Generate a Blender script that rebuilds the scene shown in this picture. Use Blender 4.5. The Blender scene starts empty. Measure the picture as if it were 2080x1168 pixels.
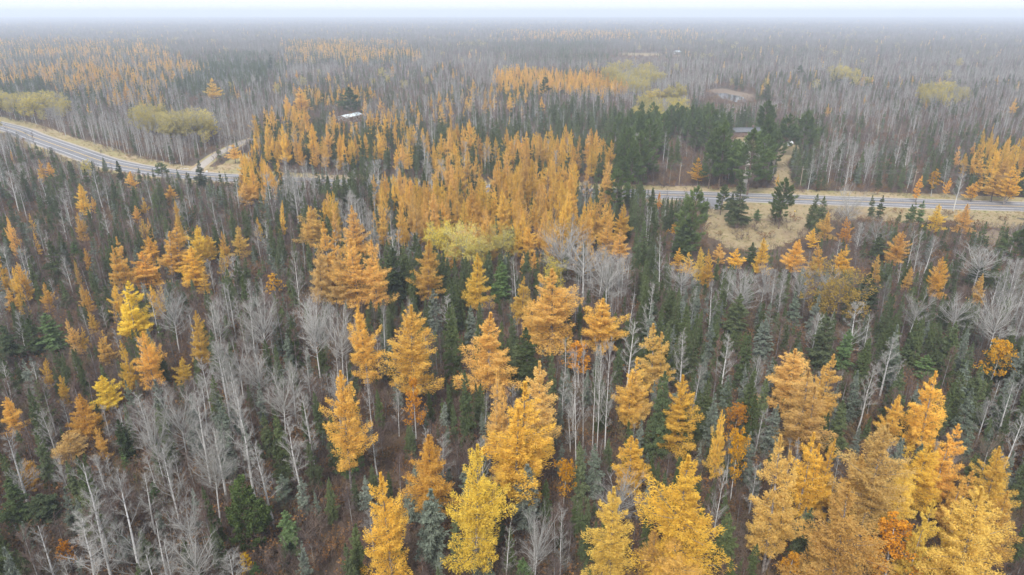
import bpy, math, random
import numpy as np
from mathutils import Vector

random.seed(7)
RNG = np.random.default_rng(11)
S = bpy.context.scene
COL = S.collection

# ------------------------------------------------------------------ camera, sky, sun, exposure
CAM_H, PITCH, FPX = 62.0, math.radians(22.0), 1387.0        # photo pixels: 2080 x 1168
cam_d = bpy.data.cameras.new('camera')
cam = bpy.data.objects.new('camera', cam_d)
COL.objects.link(cam)
cam.location = (0, 0, CAM_H)
cam.rotation_euler = (math.radians(90) - PITCH, 0, 0)
cam_d.sensor_width = 36.0
cam_d.lens = 36.0 * FPX / 2080.0
cam_d.clip_start = 0.5
cam_d.clip_end = 30000
S.camera = cam

SUN_EL, SUN_ROT = math.radians(48), math.radians(200)
w = bpy.data.worlds.new('World')
S.world = w
w.use_nodes = True
nt = w.node_tree
nt.nodes.clear()
out = nt.nodes.new('ShaderNodeOutputWorld')
bg = nt.nodes.new('ShaderNodeBackground')
sky = nt.nodes.new('ShaderNodeTexSky')
sky.sky_type = 'NISHITA'
sky.sun_disc = False
sky.sun_elevation = SUN_EL
sky.sun_rotation = SUN_ROT
sky.air_density = 1.0
sky.dust_density = 3.0
sky.ozone_density = 1.0
hs = nt.nodes.new('ShaderNodeHueSaturation')
hs.inputs['Saturation'].default_value = 0.32
nt.links.new(sky.outputs[0], hs.inputs['Color'])
# overcast: the clear sky seen through an even sheet of cloud
cl = nt.nodes.new('ShaderNodeMix'); cl.data_type = 'RGBA'
cl.inputs[0].default_value = 0.75
cl.inputs[7].default_value = (5.7, 6.0, 6.5, 1)
nt.links.new(hs.outputs[0], cl.inputs[6])
nt.links.new(cl.outputs[2], bg.inputs[0])
bg.inputs[1].default_value = 0.1
nt.links.new(bg.outputs[0], out.inputs[0])

sd = bpy.data.lights.new('sun', 'SUN')
sd.energy = 1.5
sd.angle = math.radians(16)
sd.color = (1.0, 0.965, 0.91)
sun = bpy.data.objects.new('sun', sd)
COL.objects.link(sun)
# sky sun_rotation is clockwise from +Y
sdir = Vector((math.sin(SUN_ROT) * math.cos(SUN_EL), math.cos(SUN_ROT) * math.cos(SUN_EL), math.sin(SUN_EL)))
sun.rotation_euler = sdir.to_track_quat('Z', 'Y').to_euler()
sun.location = (0, 0, 300)

S.view_settings.view_transform = 'Standard'
S.view_settings.look = 'None'
S.view_settings.gamma = 1
S.view_settings.use_curve_mapping = False
S.view_settings.exposure = 1.27
S.cycles.max_bounces = 5
S.cycles.diffuse_bounces = 2
S.cycles.glossy_bounces = 1
S.cycles.transmission_bounces = 2
S.cycles.volume_bounces = 1
S.cycles.transparent_max_bounces = 4
S.cycles.use_denoising = True
HAZE_DENSITY = 0.00032

# ------------------------------------------------------------------ pixel <-> ground
CP, SP = math.cos(PITCH), math.sin(PITCH)

def ray(px, py):
    px = np.asarray(px, float); py = np.asarray(py, float)
    a = (px - 1040) / FPX; b = (584 - py) / FPX
    return np.stack([a, b * SP + CP, b * CP - SP], -1)

def at(px, py, z=0.0):
    d = ray(px, py)
    k = (z - CAM_H) / d[..., 2]
    return np.stack([d[..., 0] * k, d[..., 1] * k, np.zeros_like(k) + z], -1)

def proj(x, y, z):
    dz = z - CAM_H
    dep = y * CP - dz * SP
    u = y * SP + dz * CP
    return 1040 + FPX * x / dep, 584 - FPX * u / dep, dep

# ------------------------------------------------------------------ materials
def mat(name):
    m = bpy.data.materials.new(name)
    m.use_nodes = True
    m.node_tree.nodes.clear()
    return m, m.node_tree

def N(t, typ, **kw):
    n = t.nodes.new(typ)
    for k, v in kw.items():
        setattr(n, k, v)
    return n

def foliage(name, cols, trans=0.3, vmin=0.78, vmax=1.2, scale=1.2, vary=0.35):
    """cols: list of colours picked by the instance's own random number; noise varies them clump by clump"""
    m, t = mat(name)
    o = N(t, 'ShaderNodeOutputMaterial')
    oi = N(t, 'ShaderNodeObjectInfo')
    rp = N(t, 'ShaderNodeValToRGB')
    els = rp.color_ramp.elements
    while len(els) < len(cols):
        els.new(0.5)
    for i, c in enumerate(cols):
        els[i].position = i / max(1, len(cols) - 1)
        els[i].color = (*c, 1)
    t.links.new(oi.outputs['Random'], rp.inputs[0])
    tc = N(t, 'ShaderNodeTexCoord')
    no = N(t, 'ShaderNodeTexNoise')
    no.inputs['Scale'].default_value = scale
    no.inputs['Detail'].default_value = 3
    t.links.new(tc.outputs['Object'], no.inputs['Vector'])
    mr = N(t, 'ShaderNodeMapRange')
    mr.inputs['From Min'].default_value = 0.25
    mr.inputs['From Max'].default_value = 0.75
    mr.inputs['To Min'].default_value = 1 - vary
    mr.inputs['To Max'].default_value = 1 + vary
    t.links.new(no.outputs[0], mr.inputs[0])
    # per-instance value
    m2 = N(t, 'ShaderNodeMath', operation='MULTIPLY'); m2.inputs[1].default_value = 7.31
    t.links.new(oi.outputs['Random'], m2.inputs[0])
    m3 = N(t, 'ShaderNodeMath', operation='FRACT'); t.links.new(m2.outputs[0], m3.inputs[0])
    m4 = N(t, 'ShaderNodeMapRange')
    m4.inputs['To Min'].default_value = vmin; m4.inputs['To Max'].default_value = vmax
    t.links.new(m3.outputs[0], m4.inputs[0])
    m5 = N(t, 'ShaderNodeMath', operation='MULTIPLY')
    t.links.new(mr.outputs[0], m5.inputs[0]); t.links.new(m4.outputs[0], m5.inputs[1])
    x1 = N(t, 'ShaderNodeMix', data_type='RGBA', blend_type='MULTIPLY')
    x1.inputs[0].default_value = 1
    t.links.new(rp.outputs[0], x1.inputs[6]); t.links.new(oi.outputs['Color'], x1.inputs[7])
    h = N(t, 'ShaderNodeHueSaturation')
    t.links.new(x1.outputs[2], h.inputs['Color']); t.links.new(m5.outputs[0], h.inputs['Value'])
    # small hue wander with the same noise
    mh = N(t, 'ShaderNodeMapRange')
    mh.inputs['To Min'].default_value = 0.488; mh.inputs['To Max'].default_value = 0.512
    t.links.new(no.outputs[0], mh.inputs[0]); t.links.new(mh.outputs[0], h.inputs['Hue'])
    d = N(t, 'ShaderNodeBsdfDiffuse'); t.links.new(h.outputs[0], d.inputs[0])
    if trans > 0:
        tr = N(t, 'ShaderNodeBsdfTranslucent'); t.links.new(h.outputs[0], tr.inputs[0])
        mx = N(t, 'ShaderNodeMixShader'); mx.inputs[0].default_value = trans
        t.links.new(d.outputs[0], mx.inputs[1]); t.links.new(tr.outputs[0], mx.inputs[2])
        t.links.new(mx.outputs[0], o.inputs[0])
    else:
        t.links.new(d.outputs[0], o.inputs[0])
    return m

def bark(name, c1, c2, scale=3.0, stretch=0.25, lo=0.42, hi=0.6):
    m, t = mat(name)
    o = N(t, 'ShaderNodeOutputMaterial')
    tc = N(t, 'ShaderNodeTexCoord'); mp = N(t, 'ShaderNodeMapping')
    mp.inputs['Scale'].default_value = (stretch, stretch, 1)
    no = N(t, 'ShaderNodeTexNoise'); no.inputs['Scale'].default_value = scale; no.inputs['Detail'].default_value = 4
    t.links.new(tc.outputs['Object'], mp.inputs[0]); t.links.new(mp.outputs[0], no.inputs['Vector'])
    rp = N(t, 'ShaderNodeValToRGB')
    rp.color_ramp.elements[0].position = lo; rp.color_ramp.elements[0].color = (*c1, 1)
    rp.color_ramp.elements[1].position = hi; rp.color_ramp.elements[1].color = (*c2, 1)
    t.links.new(no.outputs[0], rp.inputs[0])
    oi = N(t, 'ShaderNodeObjectInfo')
    mr = N(t, 'ShaderNodeMapRange'); mr.inputs['To Min'].default_value = 0.75; mr.inputs['To Max'].default_value = 1.15
    t.links.new(oi.outputs['Random'], mr.inputs[0])
    h = N(t, 'ShaderNodeHueSaturation')
    t.links.new(rp.outputs[0], h.inputs['Color']); t.links.new(mr.outputs[0], h.inputs['Value'])
    d = N(t, 'ShaderNodeBsdfDiffuse'); t.links.new(h.outputs[0], d.inputs[0])
    t.links.new(d.outputs[0], o.inputs[0])
    return m

M = {}
M['larch'] = foliage('larch_needles', [(.76, .45, .105), (.82, .54, .11), (.84, .57, .10), (.81, .53, .13), (.78, .51, .17), (.84, .55, .11), (.78, .48, .14)], .42, .82, 1.16, 1.6, .22)
M['spruce'] = foliage('spruce_needles', [(.10, .13, .05), (.125, .155, .062), (.13, .155, .078), (.11, .145, .062)], .18, .75, 1.3, 1.4, .3)
M['lichen'] = foliage('lichen_needles', [(.17, .20, .15), (.21, .235, .19), (.15, .185, .13)], .1, .8, 1.2, 1.6, .3)
M['pine'] = foliage('pine_needles', [(.11, .155, .05), (.135, .18, .065)], .15, .85, 1.15, 1.0, .3)
M['cedar'] = foliage('cedar_sprays', [(.10, .14, .055), (.09, .125, .055)], .15, .9, 1.1, 1.0, .3)
M['goldleaf'] = foliage('gold_leaves', [(.62, .30, .03), (.68, .36, .03), (.64, .40, .05)], .35, .9, 1.1, 2.0, .3)
M['limeleaf'] = foliage('lime_leaves', [(.52, .44, .13), (.58, .48, .12), (.46, .40, .17)], .35, .85, 1.15, 2.0, .25)
M['twig_grey'] = foliage('grey_twigs', [(.20, .185, .165), (.25, .235, .215), (.17, .155, .135)], 0, .75, 1.2, 0.6, .15)
M['twig_white'] = foliage('white_twigs', [(.28, .27, .25), (.35, .34, .32)], 0, .8, 1.2, 0.6, .12)
M['twig_brown'] = foliage('brown_twigs', [(.125, .085, .072), (.15, .11, .092), (.12, .095, .088), (.17, .105, .08)], 0, .8, 1.2, 0.8, .2)
M['brush'] = foliage('brush_twigs', [(.16, .11, .085), (.20, .145, .115), (.15, .125, .11), (.24, .15, .075), (.14, .14, .08)], .1, .7, 1.3, 0.8, .3)
M['rustleaf'] = foliage('rust_leaves', [(.22, .11, .045), (.30, .16, .06), (.18, .10, .05)], .2, .8, 1.2, 2, .3)
M['bark_white'] = bark('white_bark', (.13, .12, .11), (.52, .51, .49), 2.6, .2, .36, .46)
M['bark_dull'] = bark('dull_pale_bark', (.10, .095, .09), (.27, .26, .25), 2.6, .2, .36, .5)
M['bark_grey'] = bark('grey_bark', (.15, .13, .12), (.30, .27, .25), 5, .5)
M['bark_brown'] = bark('brown_bark', (.10, .075, .06), (.22, .16, .13), 5, .5)
M['grass_blades'] = foliage('dry_grass', [(.36, .28, .14), (.28, .26, .11), (.38, .27, .15), (.22, .23, .09)], .25, .8, 1.2, .3, .3)

def surface(name, cols, scale, detail=8, rough=.9, bump=.0, bscale=40, scale2=None, cols2=None, mixpos=(.45, .6)):
    m, t = mat(name)
    o = N(t, 'ShaderNodeOutputMaterial')
    p = N(t, 'ShaderNodeBsdfPrincipled')
    p.inputs['Roughness'].default_value = rough
    p.inputs['Specular IOR Level'].default_value = .2
    tc = N(t, 'ShaderNodeTexCoord')
    def ramp(sc, cs, lo=.3, hi=.7):
        no = N(t, 'ShaderNodeTexNoise'); no.inputs['Scale'].default_value = sc; no.inputs['Detail'].default_value = detail
        no.inputs['Roughness'].default_value = .62
        t.links.new(tc.outputs['Object'], no.inputs['Vector'])
        rp = N(t, 'ShaderNodeValToRGB'); e = rp.color_ramp.elements
        while len(e) < len(cs): e.new(.5)
        for i, c in enumerate(cs):
            e[i].position = lo + (hi - lo) * i / max(1, len(cs) - 1); e[i].color = (*c, 1)
        t.links.new(no.outputs[0], rp.inputs[0])
        return rp.outputs[0], no.outputs[0]
    c, f = ramp(scale, cols)
    if cols2:
        c2, f2 = ramp(scale2 * 3, cols2)
        n3 = N(t, 'ShaderNodeTexNoise'); n3.inputs['Scale'].default_value = scale2; n3.inputs['Detail'].default_value = 5
        t.links.new(tc.outputs['Object'], n3.inputs['Vector'])
        mr = N(t, 'ShaderNodeMapRange'); mr.inputs['From Min'].default_value = mixpos[0]; mr.inputs['From Max'].default_value = mixpos[1]
        t.links.new(n3.outputs[0], mr.inputs[0])
        mx = N(t, 'ShaderNodeMix', data_type='RGBA')
        t.links.new(mr.outputs[0], mx.inputs[0]); t.links.new(c, mx.inputs[6]); t.links.new(c2, mx.inputs[7])
        c = mx.outputs[2]
    t.links.new(c, p.inputs['Base Color'])
    if bump:
        nb = N(t, 'ShaderNodeTexNoise'); nb.inputs['Scale'].default_value = bscale; nb.inputs['Detail'].default_value = 4
        t.links.new(tc.outputs['Object'], nb.inputs['Vector'])
        b = N(t, 'ShaderNodeBump'); b.inputs['Strength'].default_value = bump; b.inputs['Distance'].default_value = .3
        t.links.new(nb.outputs[0], b.inputs['Height']); t.links.new(b.outputs[0], p.inputs['Normal'])
    t.links.new(p.outputs[0], o.inputs[0])
    return m

M['floor'] = surface('forest_floor', [(.045, .033, .026), (.10, .07, .05), (.13, .085, .05), (.07, .06, .045)], .9, 9, 1, .6, 3,
                     .02, [(.07, .05, .045), (.12, .09, .075), (.09, .085, .05)])
M['verge'] = surface('verge_grass', [(.17, .18, .07), (.27, .25, .11), (.33, .25, .13), (.20, .22, .08)], .35, 9, 1, .5, 4,
                     .05, [(.30, .21, .12), (.36, .28, .17), (.23, .21, .10)])
M['meadow'] = surface('meadow_grass', [(.22, .15, .095), (.31, .235, .13), (.25, .20, .105), (.38, .285, .175)], .35, 10, 1, .9, 2,
                      .05, [(.22, .19, .095), (.31, .24, .14), (.20, .13, .09)])
M['bog'] = surface('bog_sedge', [(.14, .105, .08), (.20, .15, .105), (.12, .095, .08)], .2, 8, 1, .5, 3)
M['heath'] = surface('heath_shrubs', [(.12, .085, .085), (.16, .115, .11), (.11, .095, .085)], .3, 8, 1, .8, 2)
M['asphalt'] = surface('asphalt', [(.12, .12, .13), (.19, .185, .195), (.15, .148, .155)], .25, 10, .9, .2, 20, .03, [(.135, .135, .145), (.21, .205, .21)])
M['gravel'] = surface('gravel', [(.30, .26, .22), (.38, .34, .30), (.25, .22, .19)], .6, 9, .95, .3, 12)
M['white_line'] = surface('white_line_paint', [(.45, .45, .46), (.68, .68, .68)], .8, 8, .6)
M['yellow_line'] = surface('yellow_line_paint', [(.62, .42, .10), (.75, .52, .14)], .8, 8, .6)
M['water'] = surface('still_water', [(.05, .06, .07), (.08, .09, .1)], .1, 3, .06)
M['roof_pale'] = surface('pale_metal_roof', [(.58, .66, .70), (.70, .77, .80)], .5, 5, .45)
M['wall_pale'] = surface('white_siding', [(.62, .62, .60), (.72, .72, .70)], .5, 5, .7)
M['roof_grey'] = surface('grey_shingle_roof', [(.10, .105, .115), (.17, .175, .185)], 1.5, 8, .9)
M['wall_brown'] = surface('brown_siding', [(.16, .11, .09), (.22, .15, .12)], 1.5, 8, .9)
M['dark_glass'] = surface('dark_window_glass', [(.02, .025, .03), (.04, .045, .05)], 1, 2, .1)
M['wood_pole'] = surface('weathered_pole_wood', [(.26, .20, .15), (.38, .31, .24)], 3, 6, .9)
M['wire'] = surface('wire_metal', [(.16, .15, .14), (.22, .21, .19)], 3, 2, .6)
M['white_shell'] = surface('white_painted_shell', [(.74, .75, .77), (.82, .83, .84)], 1, 4, .4)

# ------------------------------------------------------------------ mesh building
class MB:
    def __init__(s):
        s.v, s.f, s.m, s.n = [], [], [], 0
    def add(s, v, f, mi=0):
        v = np.asarray(v, np.float32).reshape(-1, 3); f = np.asarray(f, np.int64).reshape(-1, 3)
        s.v.append(v); s.f.append(f + s.n); s.m.append(np.full(len(f), mi, np.int32)); s.n += len(v)
    def arrays(s):
        return np.concatenate(s.v), np.concatenate(s.f), np.concatenate(s.m)
    def mesh(s, name, mats, smooth=False):
        v, f, mi = s.arrays()
        me = bpy.data.meshes.new(name)
        me.vertices.add(len(v)); me.vertices.foreach_set('co', v.ravel())
        me.loops.add(len(f) * 3); me.loops.foreach_set('vertex_index', f.ravel().astype(np.int32))
        me.polygons.add(len(f)); me.polygons.foreach_set('loop_start', np.arange(0, len(f) * 3, 3, dtype=np.int32))
        for mm in mats: me.materials.append(mm)
        me.polygons.foreach_set('material_index', mi)
        if smooth: me.polygons.foreach_set('use_smooth', np.ones(len(f), bool))
        me.update(calc_edges=True)
        return me
    def merge(s, o, mi):
        v, f, _ = o.arrays(); s.add(v, f, mi)

def unit(a):
    return a / (np.linalg.norm(a, axis=-1, keepdims=True) + 1e-9)

def tubes(mb, P0, P1, R0, R1, n=3, mi=0):
    P0 = np.atleast_2d(P0).astype(float); P1 = np.atleast_2d(P1).astype(float)
    R0 = np.broadcast_to(np.asarray(R0, float), (len(P0),)); R1 = np.broadcast_to(np.asarray(R1, float), (len(P0),))
    d = unit(P1 - P0)
    ref = np.where(np.abs(d[:, 2:3]) > .9, np.array([[1., 0, 0]]), np.array([[0, 0, 1.]]))
    a = unit(np.cross(d, ref)); b = np.cross(d, a)
    th = np.arange(n) * 2 * np.pi / n
    ring = np.cos(th)[None, :, None] * a[:, None] + np.sin(th)[None, :, None] * b[:, None]
    v = np.concatenate([P0[:, None] + ring * R0[:, None, None], P1[:, None] + ring * R1[:, None, None]], 1)
    K = len(P0)
    i = np.arange(n); j = (i + 1) % n
    f = np.concatenate([np.stack([i, j, j + n], 1), np.stack([i, j + n, i + n], 1)])
    mb.add(v, f[None] + (np.arange(K) * 2 * n)[:, None, None], mi)

def cones(mb, P0, P1, R0, mi=0):
    P0 = np.atleast_2d(P0); P1 = np.atleast_2d(P1)
    R0 = np.broadcast_to(np.asarray(R0, float), (len(P0),))
    d = unit(P1 - P0)
    ref = np.where(np.abs(d[:, 2:3]) > .9, np.array([[1., 0, 0]]), np.array([[0, 0, 1.]]))
    a = unit(np.cross(d, ref)); b = np.cross(d, a)
    th = np.arange(3) * 2 * np.pi / 3
    ring = np.cos(th)[None, :, None] * a[:, None] + np.sin(th)[None, :, None] * b[:, None]
    v = np.concatenate([P0[:, None] + ring * R0[:, None, None], P1[:, None]], 1)
    f = np.array([[0, 1, 3], [1, 2, 3], [2, 0, 3]])
    mb.add(v, f[None] + (np.arange(len(P0)) * 4)[:, None, None], mi)

def tufts(mb, rng, P, D, L, W, mi=0):
    n = len(P)
    L = np.broadcast_to(L, (n,))[:, None] * rng.uniform(.7, 1.3, (n, 1)); W = np.broadcast_to(W, (n,))[:, None] * rng.uniform(.7, 1.3, (n, 1))
    D = unit(D)
    s = unit(np.cross(D, rng.normal(size=(n, 3)))); nn = np.cross(D, s)
    P = P - D * L * .4
    fold = nn * W * .35
    v = np.stack([P, P + D * L * .45 + s * W * .5 + fold, P + D * L, P + D * L * .45 - s * W * .5 + fold], 1)
    f = np.array([[0, 1, 2], [0, 2, 3]])
    mb.add(v, f[None] + (np.arange(n) * 4)[:, None, None], mi)

def trunk_mesh(mb, rng, H, r, bend=.02, seg=6, n=6, top=.06, z0=0.0):
    zs = np.linspace(z0, H, seg + 1)
    off = np.cumsum(rng.normal(0, bend * H / seg, (seg + 1, 2)), 0); off -= off[0]
    P = np.concatenate([off, zs[:, None]], 1)
    R = r * (1 - (zs / H) ** 1.1 * (1 - top))
    tubes(mb, P[:-1], P[1:], R[:-1], R[1:], n)
    return lambda z: np.stack([np.interp(z, zs, P[:, 0]), np.interp(z, zs, P[:, 1]), z], -1)

def conifer(seed, kind, H, R, nb, nt, tl, tw, c0, lod=0):
    """returns (trunk MB, crown MB)"""
    rng = np.random.default_rng(seed)
    T, C = MB(), MB()
    tr = trunk_mesh(T, rng, H, .012 * H, .012, 5 if lod == 0 else 2, 6 if lod == 0 else 3)
    z0 = c0 * H
    t = np.sort(rng.uniform(0, 1, nb) ** .95); t[-1] = .985
    z = z0 + t * (H * .99 - z0)
    az = np.arange(nb) * 2.39996 + rng.normal(0, .5, nb)
    ph = rng.uniform(0, 6.28, 4)
    if kind == 'larch':
        prof = np.minimum(1, .55 + 2.6 * t) * (1 - t) ** .72 + .05
        lump = 1 + .22 * np.sin(2 * az + ph[0] + t * 5) + .18 * np.sin(3 * az + ph[1] - t * 9) + .14 * np.sin(t * 17 + ph[2])
        ln = R * prof * lump * rng.uniform(.42, 1.38, nb)
        el = np.radians(-4 + 48 * t + rng.normal(0, 8, nb)); cur = .16
    elif kind == 'pine':
        prof = np.minimum(1, .6 + 2 * t) * (1 - t ** 2.2) ** .8 + .07
        ln = R * prof * rng.uniform(.7, 1.15, nb) * (1 + .2 * np.sin(2 * az + ph[0] + t * 7))
        el = np.radians(4 + 45 * t + rng.normal(0, 7, nb)); cur = .18
    else:
        prof = np.minimum(1, .6 + 3 * t) * (1 - t) ** .62 + .05
        ln = R * prof * (1 + .15 * np.sin(2 * az + ph[0] + t * 6) + .16 * np.sin(t * 23 + ph[2])) * rng.uniform(.65, 1.2, nb)
        el = np.radians(-24 + 55 * t ** 1.5 + rng.normal(0, 6, nb)); cur = .10
    B = tr(z)
    dr = np.stack([np.cos(az), np.sin(az), np.zeros(nb)], 1)
    up = np.array([0, 0, 1.])
    def pos(i, s):
        return B[i] + ln[i, None] * s[:, None] * (np.cos(el[i])[:, None] * dr[i] + np.sin(el[i])[:, None] * up) + (cur * ln[i] * s ** 2)[:, None] * up
    a = np.arange(nb)
    mid = pos(a, np.full(nb, .5)); end = pos(a, np.full(nb, .97))
    br = .012 + .010 * ln
    if lod == 0:
        tubes(C, B, mid, br, br * .6, 3, 1)
    if lod <= 1:
        cones(C, mid if lod == 0 else B, end, br * .6, 1)
    # dead lower twigs on the stem
    if lod == 0:
        k = 26
        zz = rng.uniform(.12 * H, z0 + .15 * H, k); aa = rng.uniform(0, 6.28, k)
        q = tr(zz); dd = np.stack([np.cos(aa), np.sin(aa), rng.uniform(-.3, .2, k)], 1)
        cones(C, q, q + dd * rng.uniform(.5, 1.5, k)[:, None], .016, 1)
    wgt = ln ** 1.35; wgt /= wgt.sum()
    i = rng.choice(nb, nt, p=wgt)
    s = rng.uniform(.08 if kind != 'pine' else .35, 1.0, nt) ** (.8 if kind != 'pine' else .6)
    P = pos(i, s)
    perp = np.stack([-np.sin(az[i]), np.cos(az[i]), np.zeros(nt)], 1)
    # side shoots: tufts gather on a few shoots instead of an even sheet
    nsh = 9
    sh = np.floor(s * nsh) / nsh
    jit = np.sin(i * 12.9898 + np.floor(s * nsh) * 78.233) * 43758.5453
    jit = jit - np.floor(jit)
    u = rng.uniform(-1, 1, nt)
    wid = {'larch': .42, 'pine': .36, 'spruce': .34}.get(kind, .34)
    lat = u * wid * ln[i] * (1.05 - .75 * s) * (.6 + .8 * jit)
    ver = rng.normal(0, {'larch': .17, 'pine': .22}.get(kind, .11), nt) * (.5 + .5 * ln[i] / R) - np.abs(lat) * {'larch': .10, 'pine': -.2}.get(kind, .38)
    along = (rng.uniform(-.5, .5, nt)) * .10 * ln[i]
    P = P + perp * lat[:, None] + up * ver[:, None] + dr[i] * along[:, None]
    D = dr[i] * .8 + perp * np.sign(u)[:, None] * .7 + rng.normal(0, .45, (nt, 3))
    D[:, 2] += {'larch': .25, 'pine': .7}.get(kind, -.25)
    tufts(C, rng, P, D, tl, tw, 0)
    # leader
    k = max(6, nt // 40)
    zz = H * .93 + rng.uniform(0, .085 * H, k); aa = rng.uniform(0, 6.28, k)
    P = tr(np.minimum(zz, H)); P[:, 2] = zz
    D = np.stack([np.cos(aa) * .6, np.sin(aa) * .6, np.full(k, .8)], 1)
    tufts(C, rng, P + D * .12, D, tl, tw, 0)
    return T, C

def grow(rng, p, d, l, k, smin, smax, spread, upb, lf, lj=.3):
    """children on parent twigs"""
    n = len(p)
    i = np.repeat(np.arange(n), k)
    s = rng.uniform(smin, smax, len(i))
    q = p[i] + d[i] * (l[i] * s)[:, None]
    nd = unit(d[i] + unit(np.cross(d[i], rng.normal(size=(len(i), 3)))) * spread + np.array([0, 0, upb]))
    nl = l[i] * lf * (1.15 - .55 * s) * rng.uniform(1 - lj, 1 + lj, len(i))
    return q, nd, nl, i

def broadleaf(seed, H, R, c0, style, lod=0, leaves=0, leafsize=.16, fine=1.0):
    """style 'fan' wide rounded top, 'slim' ascending narrow"""
    rng = np.random.default_rng(seed)
    T, C = MB(), MB()
    r0 = (.0095 * H + .02) * (1.0, .9, .62)[lod]
    top = .62 if style == 'fan' else (.97, .93, .85)[lod]
    if lod == 2: c0 *= .6; R *= 1.5
    tr = trunk_mesh(T, rng, H * top, r0, .02 if style == 'fan' else .014, 6 if lod == 0 else 2, 6 if lod == 0 else 3, .35 if style == 'fan' else .12)
    thick = {0: 1.0, 1: 1.2, 2: 1.6}[lod]
    nl = {0: 26, 1: 18, 2: 11}[lod]
    if style == 'fan':
        t = np.sort(rng.uniform(0, 1, nl)); z = H * (c0 + (top - c0) * t ** .7)
        az = np.arange(nl) * 2.4 + rng.normal(0, .4, nl)
        el = np.radians(18 + 52 * t + rng.normal(0, 8, nl))
        ll = R * (1.0 - .05 * t) * rng.uniform(.75, 1.1, nl) / np.maximum(np.cos(el), .45)
        ll = np.minimum(ll, (H - z) / np.maximum(np.sin(el), .3) * rng.uniform(.8, 1.0, nl))
    else:
        t = np.sort(rng.uniform(0, 1, nl)); z = H * (c0 + (.95 - c0) * t)
        az = np.arange(nl) * 2.4 + rng.normal(0, .4, nl)
        el = np.radians(38 + 22 * t + rng.normal(0, 8, nl))
        ll = R * (1.15 - .8 * t) * rng.uniform(.6, 1.2, nl) / np.cos(el)
        ll = np.minimum(ll, (H * 1.0 - z) / np.sin(el) + .3)
    P = tr(z); D = np.stack([np.cos(az) * np.cos(el), np.sin(az) * np.cos(el), np.sin(el)], 1)
    lr = (.012 + .011 * ll) * thick
    # limbs in two pieces, bent upward
    Mid = P + D * (ll * .5)[:, None]
    D2 = unit(D + np.array([0, 0, .28]) + rng.normal(0, .08, D.shape))
    tubes(C, P, Mid, lr, lr * .7, 3, 1); tubes(C, Mid, Mid + D2 * (ll * .5)[:, None], lr * .7, lr * .3, 3, 1)
    p = np.concatenate([P + D * (ll * .15)[:, None], Mid]); d = np.concatenate([D, D2]); l = np.concatenate([ll * .35, ll * .5])
    k1 = {0: 6, 1: 5, 2: 4}[lod]; k2 = {0: int(5 * fine), 1: int(5 * fine), 2: int(5 * fine)}[lod]
    q, e, m_, _ = grow(rng, p, d, l, k1, .15, 1.0, .75, .22, .85)
    cones(C, q, q + e * m_[:, None], (.009 + .007 * m_) * thick, 1)
    q2, e2, m2, _ = grow(rng, q, e, m_, k2, .15, 1.0, .75, .2, .62)
    m2 = np.clip(m2, .18, 1.2)
    cones(C, q2, q2 + e2 * m2[:, None], (.0072 + .0035 * m2) * thick, 1 if lod == 0 else 2)
    if lod == 0:
        q3, e3, m3, _ = grow(rng, q2, e2, m2, 2, .3, 1.0, .8, .15, .75)
        m3 = np.clip(m3, .15, .7)
        cones(C, q3, q3 + e3 * m3[:, None], .0062, 2)
    else:
        q3, e3, m3 = q2, e2, m2
    if leaves:
        i = rng.integers(0, len(q3), leaves)
        pp = q3[i] + e3[i] * (m3[i] * rng.uniform(.2, 1.1, leaves))[:, None] + rng.normal(0, .05, (leaves, 3))
        tufts(C, rng, pp, rng.normal(size=(leaves, 3)), leafsize, leafsize * .8, 0)
    return T, C

def bush(seed, h, r, n, leaves=0):
    rng = np.random.default_rng(seed); C = MB()
    az = rng.uniform(0, 6.28, n); el = np.radians(rng.uniform(35, 85, n))
    P = np.stack([rng.normal(0, r * .3, n), rng.normal(0, r * .3, n), np.zeros(n)], 1)
    D = np.stack([np.cos(az) * np.cos(el), np.sin(az) * np.cos(el), np.sin(el)], 1)
    l = h * rng.uniform(.6, 1.1, n)
    cones(C, P, P + D * l[:, None], .025, 0)
    q, e, m_, _ = grow(rng, P, D, l, 6, .2, 1, .7, .2, .5)
    cones(C, q, q + e * m_[:, None], .018, 0)
    q, e, m_, _ = grow(rng, q, e, m_, 3, .2, 1, .8, .2, .7)
    cones(C, q, q + e * m_[:, None], .014, 0)
    if leaves:
        i = rng.integers(0, len(q), leaves)
        tufts(C, rng, q[i] + e[i] * m_[i, None] * rng.uniform(0, 1.1, (leaves, 1)), rng.normal(size=(leaves, 3)), .2, .16, 1)
    return C

# ------------------------------------------------------------------ tree kinds
# every prototype is (trunk mesh, crown mesh, whole mesh, height, radius)
PROTO = {}
def register(kind, lod, T, C, H, R, mats_t, mats_c):
    Wm = MB(); Wm.merge(T, 0)
    v, f, mi = C.arrays(); Wm.add(v, f, 0); Wm.m[-1] = mi + 1
    whole = Wm.mesh(kind + '_whole', mats_t + mats_c)
    tm = T.mesh(kind + '_trunk', mats_t, True) if lod < 2 else None
    cm = C.mesh(kind + '_crown', mats_c) if lod < 2 else None
    PROTO.setdefault((kind, lod), []).append((tm, cm, whole, H, R))

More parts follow.
